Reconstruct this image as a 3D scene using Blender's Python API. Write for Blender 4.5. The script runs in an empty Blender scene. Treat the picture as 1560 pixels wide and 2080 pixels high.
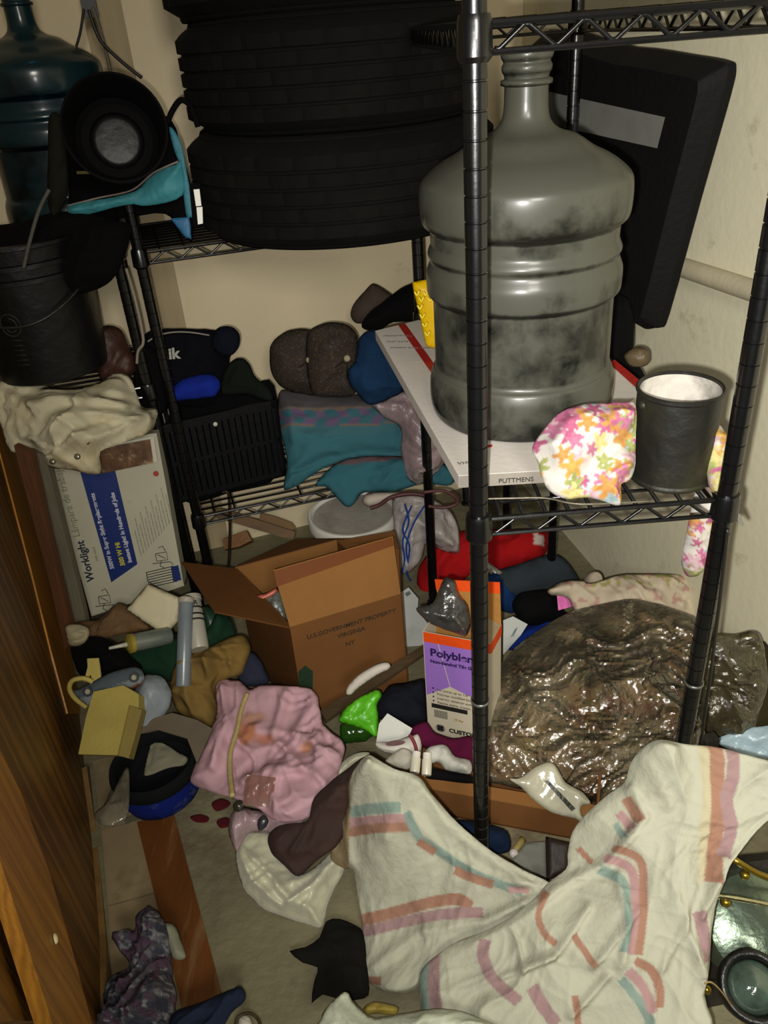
import bpy, bmesh, math, random
import numpy as np
from mathutils import Vector, Matrix
from mathutils.geometry import delaunay_2d_cdt

SC = bpy.context.scene
COL = SC.collection

# ---------------------------------------------------------------- camera
CAM_H = 1.5542                       # floor is z = 0
PITCH, ROLL, FPX = 0.5410, -0.0799, 1622.6
cam_d = bpy.data.cameras.new('camera')
cam = bpy.data.objects.new('camera', cam_d)
COL.objects.link(cam)
fw = np.array([0, math.cos(PITCH), -math.sin(PITCH)])
up = np.array([0, math.sin(PITCH), math.cos(PITCH)])
rt = np.array([1.0, 0, 0])
R2 = math.cos(ROLL) * rt + math.sin(ROLL) * up
U2 = -math.sin(ROLL) * rt + math.cos(ROLL) * up
CAM = np.array([0, 0, CAM_H])
cam.matrix_world = Matrix((
    (R2[0], U2[0], -fw[0], 0), (R2[1], U2[1], -fw[1], 0), (R2[2], U2[2], -fw[2], CAM_H), (0, 0, 0, 1)))
cam_d.sensor_fit = 'VERTICAL'
cam_d.sensor_height = 36.0
cam_d.lens = FPX / 2080 * 36.0
cam_d.clip_start = 0.02
SC.camera = cam

# ---------------------------------------------------------------- light: phone flash beside the lens, added soft fill light behind
def spot(name, loc, tgt, energy, size, cone, blend, color):
    l = bpy.data.lights.new(name, 'SPOT'); l.energy = energy; l.shadow_soft_size = size
    l.spot_size = math.radians(cone); l.spot_blend = blend; l.color = color
    o = bpy.data.objects.new(name, l); COL.objects.link(o); o.location = loc
    o.rotation_euler = (Vector(tgt) - Vector(loc)).to_track_quat('-Z', 'Y').to_euler()
    return o
spot('flash_lamp', (-0.03, -0.01, 1.53), (0.72, 1.4, 0.72), 116, 0.010, 116, 1.0, (1.0, 0.985, 0.93))
al = bpy.data.lights.new('fill_light', 'AREA'); al.energy = 34; al.size = 0.5; al.color = (1.0, 0.95, 0.84)  # unseen area light, added to lift the far walls where the flash falls off
ao = bpy.data.objects.new('fill_light', al); COL.objects.link(ao); ao.location = (0.35, -1.2, 2.2)
ao.rotation_euler = (Vector((0.3, 1.8, 0.8)) - ao.location).to_track_quat('-Z', 'Y').to_euler()
wd = bpy.data.worlds.new('world'); SC.world = wd; wd.use_nodes = True
wd.node_tree.nodes['Background'].inputs[0].default_value = (0.9, 0.85, 0.7, 1)
wd.node_tree.nodes['Background'].inputs[1].default_value = 0.025
SC.view_settings.view_transform = 'Standard'
SC.view_settings.look = 'None'
SC.view_settings.exposure = 0.0
SC.view_settings.gamma = 1.0
SC.view_settings.use_curve_mapping = False
SC.cycles.use_denoising = True
SC.cycles.max_bounces = 6
SC.cycles.transparent_max_bounces = 12

# ---------------------------------------------------------------- locating helpers
def ray(x, y):
    return fw + (x - 780) / FPX * R2 - (y - 1040) / FPX * U2
def atz(x, y, z=0.0):
    d = ray(x, y); return CAM + d * (z - CAM_H) / d[2]
def aty(x, y, Y):
    d = ray(x, y); return CAM + d * Y / d[1]
def atd(x, y, dep):
    return CAM + dep * ray(x, y)
def onplane(x, y, p0, n):
    d = ray(x, y); return CAM + d * (np.dot(n, np.array(p0) - CAM) / np.dot(n, d))
def nrm(v):
    v = np.array(v, float); return v / np.linalg.norm(v)
class Plane:
    """plane through a point, tilted back from upright (90) towards lying flat (0), turned by yaw"""
    def __init__(s, tilt, p0, yaw=0.0):
        t, a = math.radians(tilt), math.radians(yaw)
        s.n = np.array([math.sin(a) * math.sin(t), -math.cos(a) * math.sin(t), math.cos(t)]); s.p = np.array(p0, float)
    def at(s, x, y): return onplane(x, y, s.p, s.n)
class Plane3:
    def __init__(s, a, b, c):
        s.p = np.array(a); n = nrm(np.cross(np.array(b) - a, np.array(c) - a))
        if np.dot(n, CAM - s.p) < 0: n = -n
        s.n = n
    def at(s, x, y): return onplane(x, y, s.p, s.n)
class Field:
    """smooth surface through control points (px, py, world Y)"""
    def __init__(s, pts, n=(0, -0.75, 0.66)):
        P = np.array(pts, float); s.c = P[:, :2] / 300.0; N = len(P)
        r = np.linalg.norm(s.c[:, None] - s.c[None], axis=2)
        K = r; A = np.zeros((N + 3, N + 3)); A[:N, :N] = K + np.eye(N) * 1e-3
        A[:N, N] = 1; A[:N, N + 1:] = s.c; A[N, :N] = 1; A[N + 1:, :N] = s.c.T
        s.w = np.linalg.solve(A, np.r_[P[:, 2], 0, 0, 0]); s.n = nrm(n); s.p = aty(P[0, 0], P[0, 1], P[0, 2])
    def at(s, x, y):
        q = np.array([x, y]) / 300.0; r = np.linalg.norm(s.c - q, axis=1)
        Y = r @ s.w[:-3] + s.w[-3] + q @ s.w[-2:]
        return aty(x, y, Y)

# ---------------------------------------------------------------- materials
def lin(h):
    if isinstance(h, str):
        c = [int(h[i:i + 2], 16) / 255 for i in (0, 2, 4)]
        return tuple(x / 12.92 if x <= 0.04045 else ((x + 0.055) / 1.055) ** 2.4 for x in c)
    return h
_m = {}
def M(name, color, rough=0.8, var=0.18, vs=6.0, bump=0.25, bs=60.0, metal=0.0, spec=0.5, dirt=None, alpha=None,
      attr=False, coat=0.0, wave=None, sheen=0.0, stretch=None, crease=None):
    if name in _m: return _m[name]
    m = bpy.data.materials.new(name); m.use_nodes = True; _m[name] = m
    nt = m.node_tree; N = nt.nodes; L = nt.links; b = N['Principled BSDF']
    tc = N.new('ShaderNodeTexCoord'); mp = N.new('ShaderNodeMapping')
    L.new(tc.outputs['Object'], mp.inputs[0])
    if stretch: mp.inputs['Scale'].default_value = stretch
    c = lin(color)
    n1 = N.new('ShaderNodeTexNoise'); n1.inputs['Scale'].default_value = vs; n1.inputs['Detail'].default_value = 6
    L.new(mp.outputs[0], n1.inputs[0])
    mr = N.new('ShaderNodeMapRange'); mr.inputs[1].default_value = 0.3; mr.inputs[2].default_value = 0.7
    mr.inputs[3].default_value = 1 - var; mr.inputs[4].default_value = 1 + var
    L.new(n1.outputs[0], mr.inputs[0])
    mul = N.new('ShaderNodeVectorMath'); mul.operation = 'SCALE'
    if attr:
        at = N.new('ShaderNodeAttribute'); at.attribute_name = 'Col'; L.new(at.outputs['Color'], mul.inputs[0])
    else: mul.inputs[0].default_value = c
    L.new(mr.outputs[0], mul.inputs['Scale'])
    out = mul.outputs[0]
    if dirt:
        dc, amt, ds = dirt
        n2 = N.new('ShaderNodeTexNoise'); n2.inputs['Scale'].default_value = ds; n2.inputs['Detail'].default_value = 8
        n2.inputs['Roughness'].default_value = 0.65
        L.new(mp.outputs[0], n2.inputs[0])
        r2 = N.new('ShaderNodeMapRange'); r2.inputs[1].default_value = 0.62 - amt * 0.3; r2.inputs[2].default_value = 0.72
        L.new(n2.outputs[0], r2.inputs[0])
        mx = N.new('ShaderNodeMix'); mx.data_type = 'RGBA'
        L.new(r2.outputs[0], mx.inputs[0]); L.new(out, mx.inputs[6]); mx.inputs[7].default_value = (*lin(dc), 1)
        out = mx.outputs[2]
    if wave:
        ws, wc, wf = wave
        wv = N.new('ShaderNodeTexWave'); wv.inputs['Scale'].default_value = ws; wv.inputs['Distortion'].default_value = 6
        wv.inputs['Detail'].default_value = 3; wv.inputs['Detail Scale'].default_value = 1.5
        L.new(mp.outputs[0], wv.inputs[0])
        mw = N.new('ShaderNodeMath'); mw.operation = 'MULTIPLY'; mw.inputs[1].default_value = wf; L.new(wv.outputs['Fac'], mw.inputs[0])
        mx = N.new('ShaderNodeMix'); mx.data_type = 'RGBA'
        L.new(mw.outputs[0], mx.inputs[0]); L.new(out, mx.inputs[6]); mx.inputs[7].default_value = (*lin(wc), 1)
        out = mx.outputs[2]
    L.new(out, b.inputs['Base Color'])
    b.inputs['Roughness'].default_value = rough; b.inputs['Metallic'].default_value = metal
    b.inputs['Specular IOR Level'].default_value = spec; b.inputs['Coat Weight'].default_value = coat
    b.inputs['Sheen Weight'].default_value = sheen
    if bump:
        n3 = N.new('ShaderNodeTexNoise'); n3.inputs['Scale'].default_value = bs; n3.inputs['Detail'].default_value = 5
        L.new(mp.outputs[0], n3.inputs[0])
        bp = N.new('ShaderNodeBump'); bp.inputs['Strength'].default_value = bump; bp.inputs['Distance'].default_value = 0.6 / bs
        L.new(n3.outputs[0], bp.inputs['Height']); L.new(bp.outputs[0], b.inputs['Normal'])
        if crease:
            n4 = N.new('ShaderNodeTexNoise'); n4.noise_type = 'RIDGED_MULTIFRACTAL'; n4.inputs['Scale'].default_value = crease[0]
            n4.inputs['Detail'].default_value = 4; n4.inputs['Distortion'].default_value = 0.7; L.new(mp.outputs[0], n4.inputs[0])
            b4 = N.new('ShaderNodeBump'); b4.inputs['Strength'].default_value = 0.9; b4.inputs['Distance'].default_value = crease[1]
            L.new(n4.outputs[0], b4.inputs['Height']); L.new(bp.outputs[0], b4.inputs['Normal']); L.new(b4.outputs[0], b.inputs['Normal'])
    if alpha is not None: b.inputs['Alpha'].default_value = alpha
    return m

def film(name, tint, opac, rough=0.12, bump=0.8, bs=25.0, cloud=0.2, white=(0.8, 0.8, 0.8), shine=0.06):
    """thin clear plastic: transparent, a little milky, with glossy creases"""
    m = bpy.data.materials.new(name); m.use_nodes = True
    nt = m.node_tree; N = nt.nodes; L = nt.links; N.clear()
    o = N.new('ShaderNodeOutputMaterial'); tr = N.new('ShaderNodeBsdfTransparent'); gl = N.new('ShaderNodeBsdfGlossy')
    df = N.new('ShaderNodeBsdfDiffuse'); tr.inputs[0].default_value = (*tint, 1)
    gl.inputs['Roughness'].default_value = rough; df.inputs[0].default_value = (*white, 1)
    tc = N.new('ShaderNodeTexCoord')
    n = N.new('ShaderNodeTexNoise'); n.inputs['Scale'].default_value = bs; n.inputs['Detail'].default_value = 6
    L.new(tc.outputs['Object'], n.inputs[0])
    bp = N.new('ShaderNodeBump'); bp.inputs['Strength'].default_value = bump; bp.inputs['Distance'].default_value = 0.3 / bs
    L.new(n.outputs[0], bp.inputs['Height'])
    for q in (gl, df): L.new(bp.outputs[0], q.inputs['Normal'])
    n2 = N.new('ShaderNodeTexNoise'); n2.inputs['Scale'].default_value = 7; n2.inputs['Detail'].default_value = 6
    L.new(tc.outputs['Object'], n2.inputs[0])
    mr = N.new('ShaderNodeMapRange'); mr.inputs[1].default_value = 0.35; mr.inputs[2].default_value = 0.7
    mr.inputs[3].default_value = max(opac - cloud, 0); mr.inputs[4].default_value = opac + cloud; L.new(n2.outputs[0], mr.inputs[0])
    m1 = N.new('ShaderNodeMixShader'); L.new(mr.outputs[0], m1.inputs[0]); L.new(tr.outputs[0], m1.inputs[1]); L.new(df.outputs[0], m1.inputs[2])
    fr = N.new('ShaderNodeFresnel'); fr.inputs[0].default_value = 1.5; L.new(bp.outputs[0], fr.inputs[1])
    ad = N.new('ShaderNodeMath'); ad.inputs[1].default_value = shine; L.new(fr.outputs[0], ad.inputs[0])
    m2 = N.new('ShaderNodeMixShader'); L.new(ad.outputs[0], m2.inputs[0]); L.new(m1.outputs[0], m2.inputs[1]); L.new(gl.outputs[0], m2.inputs[2])
    L.new(m2.outputs[0], o.inputs[0])
    return m

# ---------------------------------------------------------------- object helpers
WLOC = {}
def tag(o, label, cat, group=None, kind=None):
    if label: o['label'] = label
    if cat: o['category'] = cat
    if group: o['group'] = group
    if kind: o['kind'] = kind
    return o
def thing(name, loc, label, cat, group=None):
    o = bpy.data.objects.new(name, None); COL.objects.link(o); o.location = loc; o.empty_display_size = 0.05
    WLOC[o.name] = np.array(loc, float)
    return tag(o, label, cat, group)
def mk(name, V, F, mat, parent=None, smooth=False, cols=None):
    V = np.asarray(V, float).reshape(-1, 3)
    if parent is not None: org = WLOC[parent.name]
    else:
        lo, hi = V.min(0), V.max(0); org = np.array([(lo[0] + hi[0]) / 2, (lo[1] + hi[1]) / 2, lo[2]])
    me = bpy.data.meshes.new(name); me.from_pydata((V - org).tolist(), [], [list(map(int, f)) for f in F])
    if smooth: me.shade_smooth()
    mats = mat if isinstance(mat, (list, tuple)) else [mat]
    for q in mats: me.materials.append(q)
    if cols is not None:
        a = me.color_attributes.new('Col', 'FLOAT_COLOR', 'POINT')
        buf = np.ones((len(V), 4), np.float32); buf[:, :3] = cols; a.data.foreach_set('color', buf.ravel())
    o = bpy.data.objects.new(name, me); COL.objects.link(o)
    if parent is not None: o.parent = parent; WLOC[o.name] = org.copy()
    else: o.location = org; WLOC[o.name] = org.copy()
    # children of a mesh part share its origin; part local offset is zero inside its parent
    return o
def fix(V, F):
    """outward normals for closed shells"""
    return V, F

class Geo:
    """collects simple solids into one mesh"""
    def __init__(s): s.V = []; s.F = []; s.n = 0
    def add(s, V, F):
        s.V.append(np.asarray(V, float)); s.F += [[i + s.n for i in f] for f in F]; s.n += len(V); return s
    def tube(s, P, r, seg=8, cap=True):
        P = np.asarray(P, float); n = len(P); r = np.full(n, r) if np.isscalar(r) else np.asarray(r)
        T = np.gradient(P, axis=0); T /= np.linalg.norm(T, axis=1)[:, None] + 1e-12
        a = np.array([0, 0, 1.0]) if abs(T[0][2]) < 0.9 else np.array([1.0, 0, 0])
        N = a - T[0] * np.dot(a, T[0]); N /= np.linalg.norm(N); V = []
        for i in range(n):
            N = N - T[i] * np.dot(N, T[i]); N /= np.linalg.norm(N) + 1e-12; B = np.cross(T[i], N)
            for k in range(seg):
                t = 2 * math.pi * k / seg; V.append(P[i] + r[i] * (math.cos(t) * N + math.sin(t) * B))
        F = [[i * seg + k, i * seg + (k + 1) % seg, (i + 1) * seg + (k + 1) % seg, (i + 1) * seg + k] for i in range(n - 1) for k in range(seg)]
        if cap: F += [[k for k in range(seg)][::-1], [(n - 1) * seg + k for k in range(seg)]]
        return s.add(V, F)
    def lathe(s, prof, c, axis=(0, 0, 1), seg=40, xd=None, closed=False, radial=None):
        ax = nrm(axis); x = np.array(xd if xd is not None else ((1, 0, 0) if abs(ax[0]) < 0.9 else (0, 1, 0)), float)
        x = nrm(x - ax * np.dot(x, ax)); y = np.cross(ax, x); c = np.array(c, float); V = []
        m = len(prof)
        for k in range(seg):
            t = 2 * math.pi * k / seg; d = math.cos(t) * x + math.sin(t) * y
            for j, (r, h) in enumerate(prof):
                rr = r + (radial(j, k) if radial else 0); V.append(c + d * rr + ax * h)
        mm = m if closed else m - 1
        F = [[k * m + j, ((k + 1) % seg) * m + j, ((k + 1) % seg) * m + (j + 1) % m, k * m + (j + 1) % m] for k in range(seg) for j in range(mm)]
        return s.add(V, F)
    def hexa(s, P):
        """P: 8 corners, bottom loop 0-3 then top loop 4-7"""
        return s.add(P, [[3, 2, 1, 0], [4, 5, 6, 7], [0, 1, 5, 4], [1, 2, 6, 5], [2, 3, 7, 6], [3, 0, 4, 7]])
    def slab(s, P, t, n=None):
        """flat polygon P given a thickness t along -n"""
        P = np.asarray(P, float)
        if n is None:
            n = nrm(np.cross(P[1] - P[0], P[2] - P[0]))
            if np.dot(n, CAM - P[0]) < 0: n = -n
        m = len(P); Q = P - np.asarray(n) * t
        return s.add(np.r_[P, Q], [list(range(m)), [m + i for i in range(m)][::-1]] + [[i, m + i, m + (i + 1) % m, (i + 1) % m] for i in range(m)])
    def box(s, c, sx, sy, sz, yaw=0.0):
        c = np.array(c, float); a = math.radians(yaw); u = np.array([math.cos(a), math.sin(a), 0]); v = np.array([-math.sin(a), math.cos(a), 0]); w = np.array([0, 0, 1.0])
        P = [c + u * (i * sx / 2) + v * (j * sy / 2) + w * (k * sz / 2) for k in (-1, 1) for i, j in ((-1, -1), (1, -1), (1, 1), (-1, 1))]
        return s.hexa(P)
    def obj(s, name, mat, parent=None, smooth=False, label=None, cat=None, group=None, kind=None, sharp=None):
        o = mk(name, np.vstack(s.V), s.F, mat, parent, smooth)
        bm = bmesh.new(); bm.from_mesh(o.data); bmesh.ops.recalc_face_normals(bm, faces=bm.faces); bm.to_mesh(o.data); bm.free()
        if smooth and sharp: o.data.set_sharp_from_angle(angle=math.radians(sharp))
        return tag(o, label, cat, group, kind)

def bez(P, n=8, closed=False):
    """Catmull-Rom through points"""
    P = np.asarray(P, float); m = len(P); out = []
    rng = range(m) if closed else range(m - 1)
    for i in rng:
        if closed: a, b, c, d = P[(i - 1) % m], P[i], P[(i + 1) % m], P[(i + 2) % m]
        else: a, b, c, d = P[max(i - 1, 0)], P[i], P[i + 1], P[min(i + 2, m - 1)]
        for k in range(n):
            t = k / n; out.append(0.5 * ((2 * b) + (c - a) * t + (2 * a - 5 * b + 4 * c - d) * t * t + (3 * b - a - 3 * c + d) * t ** 3))
    if not closed: out.append(P[-1])
    return np.array(out)
def cable(name, pts, r, mat, parent=None, n=8, seg=8, **k):
    return Geo().tube(bez(pts, n), r, seg).obj(name, mat, parent, True, **k)

# numpy lattice noise
_rs = np.random.RandomState(7); _tab = _rs.rand(4096)
def vn(x, y, s=0):
    xi = np.floor(x).astype(int); yi = np.floor(y).astype(int); fx = x - xi; fy = y - yi
    fx = fx * fx * fx * (fx * (fx * 6 - 15) + 10); fy = fy * fy * fy * (fy * (fy * 6 - 15) + 10)
    h = lambda a, b: _tab[(a * 1619 + b * 31337 + s * 6971) & 4095]
    return (h(xi, yi) * (1 - fx) + h(xi + 1, yi) * fx) * (1 - fy) + (h(xi, yi + 1) * (1 - fx) + h(xi + 1, yi + 1) * fx) * fy
def folds(q, ws, seed):
    """height of crumpled cloth, about 0..1, wrinkle spacing ws (metres)"""
    x, y = q[:, 0] / ws, q[:, 1] / ws; rr = random.Random(seed)
    wx = (vn(x * 0.6, y * 0.6, seed) - 0.5) * 1.8; wy = (vn(x * 0.6 + 9, y * 0.6, seed + 1) - 0.5) * 1.8
    h = vn(x * 0.45, y * 0.45, seed + 2) * 0.8; tot = 0.4
    for k in range(6):
        a = rr.random() * math.pi; c, s = math.cos(a), math.sin(a); f = (0.6, 0.9, 1.3, 1.9, 2.7, 3.8)[k]
        u = (c * (x + wx) + s * (y + wy)) * f; v = (-s * (x + wx) + c * (y + wy)) * f * 0.3
        r = 1 - np.abs(2 * vn(u, v, seed + 11 * k) - 1); g = 0.4 + 0.9 * vn(x * 0.5 + 3 * k, y * 0.5, seed + 5 * k)
        h = h + (0.55, 0.5, 0.42, 0.30, 0.2, 0.13)[k] * r * r * g
    return h / 2.2
FRONT_K, WR_K = 0.66, 2.3
def seglen(P, poly, closed=False):
    """distance of points P (N,2) to polyline"""
    A = np.asarray(poly, float); B = np.roll(A, -1, 0) if closed else A[1:]; A = A if closed else A[:-1]
    best = np.full(len(P), 1e9)
    for a, b in zip(A, B):
        ab = b - a; t = np.clip(((P - a) @ ab) / (ab @ ab + 1e-9), 0, 1); best = np.minimum(best, np.linalg.norm(P - (a + t[:, None] * ab), axis=1))
    return best
def patch(name, outline, surf, mat, parent=None, step=7, front=0.03, back=0.015, rim=0.05, wr=0.008, ws=0.09, seed=1,
          smooth=4, thin=None, creases=(), paint=None, label=None, cat=None, group=None, jit=0.0, kind=None, flat=False):
    """a cloth-like or soft body: traced outline on a real plane or surface, inflated and wrinkled; thin = sheet thickness"""
    if smooth: O = bez(outline, smooth, True)
    else:
        O = []
        P = np.asarray(outline, float)
        for i in range(len(P)):
            a, b = P[i], P[(i + 1) % len(P)]; k = max(1, int(np.linalg.norm(b - a) / step)); O += [a + (b - a) * j / k for j in range(k)]
        O = np.array(O)
    # keep boundary points about a step apart
    keep = [O[0]]
    for p in O[1:]:
        if np.linalg.norm(p - keep[-1]) > step * 0.55: keep.append(p)
    O = np.array(keep)
    if wr > 0.003:
        am = min(2.6, wr * 170); k_ = np.arange(len(O)) * step / 26.0
        w_ = (vn(k_, k_ * 0 + seed, seed) - 0.5) * 2 * am + (vn(k_ * 2.7, k_ * 0 + seed, seed + 3) - 0.5) * am
        tn = np.roll(O, -1, 0) - np.roll(O, 1, 0); tn /= np.linalg.norm(tn, axis=1)[:, None] + 1e-9
        w_ *= np.clip(np.minimum(np.arange(len(O)), len(O) - 1 - np.arange(len(O))) / 4.0, 0, 1)
        O = O + np.c_[-tn[:, 1], tn[:, 0]] * w_[:, None]
    if jit: O = O + np.random.RandomState(seed).randn(*O.shape) * jit
    lo, hi = O.min(0), O.max(0)
    gx = np.arange(lo[0], hi[0], step); gy = np.arange(lo[1], hi[1], step * 0.87)
    G = np.array([(x + (step / 2 if j % 2 else 0), y) for j, y in enumerate(gy) for x in gx])
    inside = np.zeros(len(G), bool); j = len(O) - 1
    for i in range(len(O)):
        xi, yi = O[i]; xj, yj = O[j]
        c = ((yi > G[:, 1]) != (yj > G[:, 1])) & (G[:, 0] < (xj - xi) * (G[:, 1] - yi) / (yj - yi + 1e-12) + xi); inside ^= c; j = i
    G = G[inside]; dG = seglen(G, O, True); G = G[dG > step * 0.5]
    A = np.vstack([O, G]); nO = len(O)
    r = delaunay_2d_cdt([Vector(p) for p in A], [], [list(range(nO))], 1, 1e-5)
    PV = np.array([tuple(v) for v in r[0]]); T = [list(f) for f in r[2]]
    N = len(PV); dist = seglen(PV, O, True)
    base = np.array([surf.at(x, y) for x, y in PV])
    mpp = np.linalg.norm(base - CAM, axis=1) / FPX
    dm = dist * mpp; t = np.clip(dm / rim, 0, 1); prof = 0.6 * np.sqrt(1 - (1 - t) ** 2) + 0.4 * t
    n = surf.n
    u = nrm(np.cross(n, [0.1, 0, 1.0] if abs(n[2]) < 0.9 else [1, 0, 0])); v = np.cross(n, u)
    q = np.c_[base @ u, base @ v]
    wv = folds(q, ws, seed) if wr else np.zeros(N)
    h = front * FRONT_K * prof + wr * WR_K * (wv * 2 - 0.9) * np.clip(t * 1.8, 0.2, 1)
    for poly, hh, wpx in creases:
        h = h + hh * np.exp(-(seglen(PV, poly) / wpx) ** 2) * np.clip(t * 2, 0, 1)
    top = base + n * h[:, None]
    bd = dm < 1e-6
    if thin is not None: bot = top - n * (thin * np.clip(t * 4, 0.15, 1))[:, None]
    else: bot = base - n * (back * prof)[:, None]
    # stitch: boundary vertices shared
    idx = np.full(N, -1); k = N; VB = []
    for i in range(N):
        if bd[i] and thin is None: idx[i] = i
        else: idx[i] = k; VB.append(bot[i]); k += 1
    V = np.vstack([top] + ([np.array(VB)] if VB else []))
    F = []
    c0 = 0
    for f in T:
        a, b, c = [top[i] for i in f[:3]]
        if np.dot(np.cross(b - a, c - a), n) < 0: f = f[::-1]
        F.append(f); F.append([idx[i] for i in f][::-1])
    if thin is not None:
        cnt = {}
        for f in F[::2]:
            for i in range(len(f)):
                cnt[(f[i], f[(i + 1) % len(f)])] = 1
        for (a, b) in list(cnt):
            if (b, a) not in cnt: F.append([b, a, idx[a], idx[b]])
    cols = None
    if paint is not None:
        cc = paint(PV); cols = np.vstack([cc, cc[[i for i in range(N) if idx[i] >= N]]])
    o = mk(name, V, F, mat, parent, not flat, cols)
    return tag(o, label, cat, group, kind)
def stripes(basec, lst):
    """print on cloth: list of (polyline, half width px, colour) over a base colour"""
    def f(PV):
        C = np.tile(np.array(lin(basec)), (len(PV), 1))
        for poly, hw, c in lst:
            pl = bez(poly, 5) if len(poly) > 2 else np.array(poly, float)
            d = seglen(PV, pl)
            for e0, e1 in ((pl[0], pl[1]), (pl[-1], pl[-2])):      # square ends
                ax_e = nrm(e1 - e0); s_ = (PV - e0) @ ax_e; near = np.linalg.norm(PV - e0, axis=1) < hw * 1.5; d[near & (s_ < 0)] = 1e3
            a = np.clip((hw - d) / 2.0 + 0.5, 0, 1)[:, None]; C = C * (1 - a) + np.array(lin(c)) * a
        return C
    return f
def text(name, s, o, xd, yd, size, mat, parent, bold=0.0, extr=0.0004, align='LEFT'):
    c = bpy.data.curves.new(name, 'FONT'); c.body = s; c.size = size; c.extrude = extr; c.offset = bold; c.align_x = align
    c.materials.append(mat); t = bpy.data.objects.new(name, c); COL.objects.link(t)
    x = nrm(xd); y = np.array(yd, float); y = nrm(y - x * np.dot(y, x)); z = np.cross(x, y); p = np.array(o) - WLOC[parent.name]
    bpy.context.view_layer.update(); me = bpy.data.meshes.new_from_object(t); me.materials.clear(); me.materials.append(mat)
    bpy.data.objects.remove(t); bpy.data.curves.remove(c); t = bpy.data.objects.new(name, me); COL.objects.link(t)
    t.parent = parent
    t.matrix_local = Matrix(((x[0], y[0], z[0], p[0]), (x[1], y[1], z[1], p[1]), (x[2], y[2], z[2], p[2]), (0, 0, 0, 1)))
    return t

# ================================================================ THE ROOM
YAW = math.radians(17); BU = np.array([math.cos(YAW), math.sin(YAW), 0])
BW0 = np.array([-0.674, 2.42, 0])
RU = np.array([-math.sin(math.radians(12)), math.cos(math.radians(12)), 0]); RW0 = np.array([0.635, 2.3, 0])
# corner of back and right wall
_A = np.array([[BU[0], -RU[0]], [BU[1], -RU[1]]]); _s = np.linalg.solve(_A, (RW0 - BW0)[:2]); CORNER = BW0 + BU * _s[0]
wall_right_m = M('painted_wall_right', 'd6cfb2', 0.8, 0.04, 3, 0.08, 40, dirt=('b3aa8c', 0.05, 9))
wall_back_m = M('painted_wall_back', 'd4c4a2', 0.85, 0.06, 2.5, 0.15, 60, dirt=('b8aa8c', 0.03, 7))
trim_m = M('painted_board', 'a3927 1'.replace(' ', ''), 0.8, 0.12, 14, 0.2, 60, dirt=('8e7a58', 0.25, 12), stretch=(1, 1, 0.15))
def wallslab(name, a, b, h, t, m, outn, z0=0.0):
    a = np.array(a); b = np.array(b); n = np.array(outn) * t; g = Geo()
    g.hexa([a + [0, 0, z0], b + [0, 0, z0], b + n + [0, 0, z0], a + n + [0, 0, z0], a + [0, 0, h], b + [0, 0, h], b + n + [0, 0, h], a + n + [0, 0, h]])
    return g.obj(name, m, kind='structure')
BN = np.array([-BU[1], BU[0], 0]); RN = np.array([RU[1], -RU[0], 0])
wallslab('wall_back', BW0 - BU * 1.3, CORNER, 2.45, 0.1, wall_back_m, BN)
wallslab('wall_right', CORNER, RW0 - RU * 2.4, 2.45, 0.1, wall_right_m, RN)
LW0 = BW0 - BU * 0.62
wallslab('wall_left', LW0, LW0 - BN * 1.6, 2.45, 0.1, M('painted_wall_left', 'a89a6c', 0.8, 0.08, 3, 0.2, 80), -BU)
# vertical casing board on the back wall
tb = onplane(300, 620, BW0, BN); tb2 = onplane(369, 620, BW0, BN)
sa = np.dot(tb - BW0, BU); sb = np.dot(tb2 - BW0, BU)
wallslab('trim_1', BW0 + BU * sa - BN * 0.012, BW0 + BU * sb - BN * 0.012, 2.4, 0.0118, trim_m, BN, 0.002)

# floor: stained concrete-grey subfloor
def mat_floor():
    m = M('stained_floor', '746e54', 0.6, 0.22, 5, 0.3, 40, dirt=('57473a', 0.25, 4))
    nt = m.node_tree; N = nt.nodes; L = nt.links; b = N['Principled BSDF']
    src = b.inputs['Base Color'].links[0].from_socket
    n = N.new('ShaderNodeTexNoise'); n.inputs['Scale'].default_value = 7; n.inputs['Detail'].default_value = 7; n.inputs['Distortion'].default_value = 1.0
    tc = N.new('ShaderNodeTexCoord'); mp = N.new('ShaderNodeMapping'); mp.inputs['Location'].default_value = (3, 1, 0); L.new(tc.outputs['Object'], mp.inputs[0]); L.new(mp.outputs[0], n.inputs[0])
    r = N.new('ShaderNodeMapRange'); r.inputs[1].default_value = 0.62; r.inputs[2].default_value = 0.74; r.inputs[4].default_value = 0.4; L.new(n.outputs[0], r.inputs[0])
    mx = N.new('ShaderNodeMix'); mx.data_type = 'RGBA'; L.new(r.outputs[0], mx.inputs[0]); L.new(src, mx.inputs[6]); mx.inputs[7].default_value = (*lin('8a8c78'), 1)
    L.new(mx.outputs[2], b.inputs['Base Color'])
    return m
Geo().hexa([(-1.5, -0.6, -0.05), (1.7, -0.6, -0.05), (1.7, 3.2, -0.05), (-1.5, 3.2, -0.05), (-1.5, -0.6, 0), (1.7, -0.6, 0), (1.7, 3.2, 0), (-1.5, 3.2, 0)]).obj('floor', mat_floor(), kind='structure')
Geo().hexa([(-1.5, 0.2, 2.45), (1.7, 0.2, 2.45), (1.7, 3.2, 2.45), (-1.5, 3.2, 2.45), (-1.5, 0.2, 2.5), (1.7, 0.2, 2.5), (1.7, 3.2, 2.5), (-1.5, 3.2, 2.5)]).obj('ceiling', M('ceiling_paint', 'b0a88c', 0.8), kind='structure')

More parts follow.
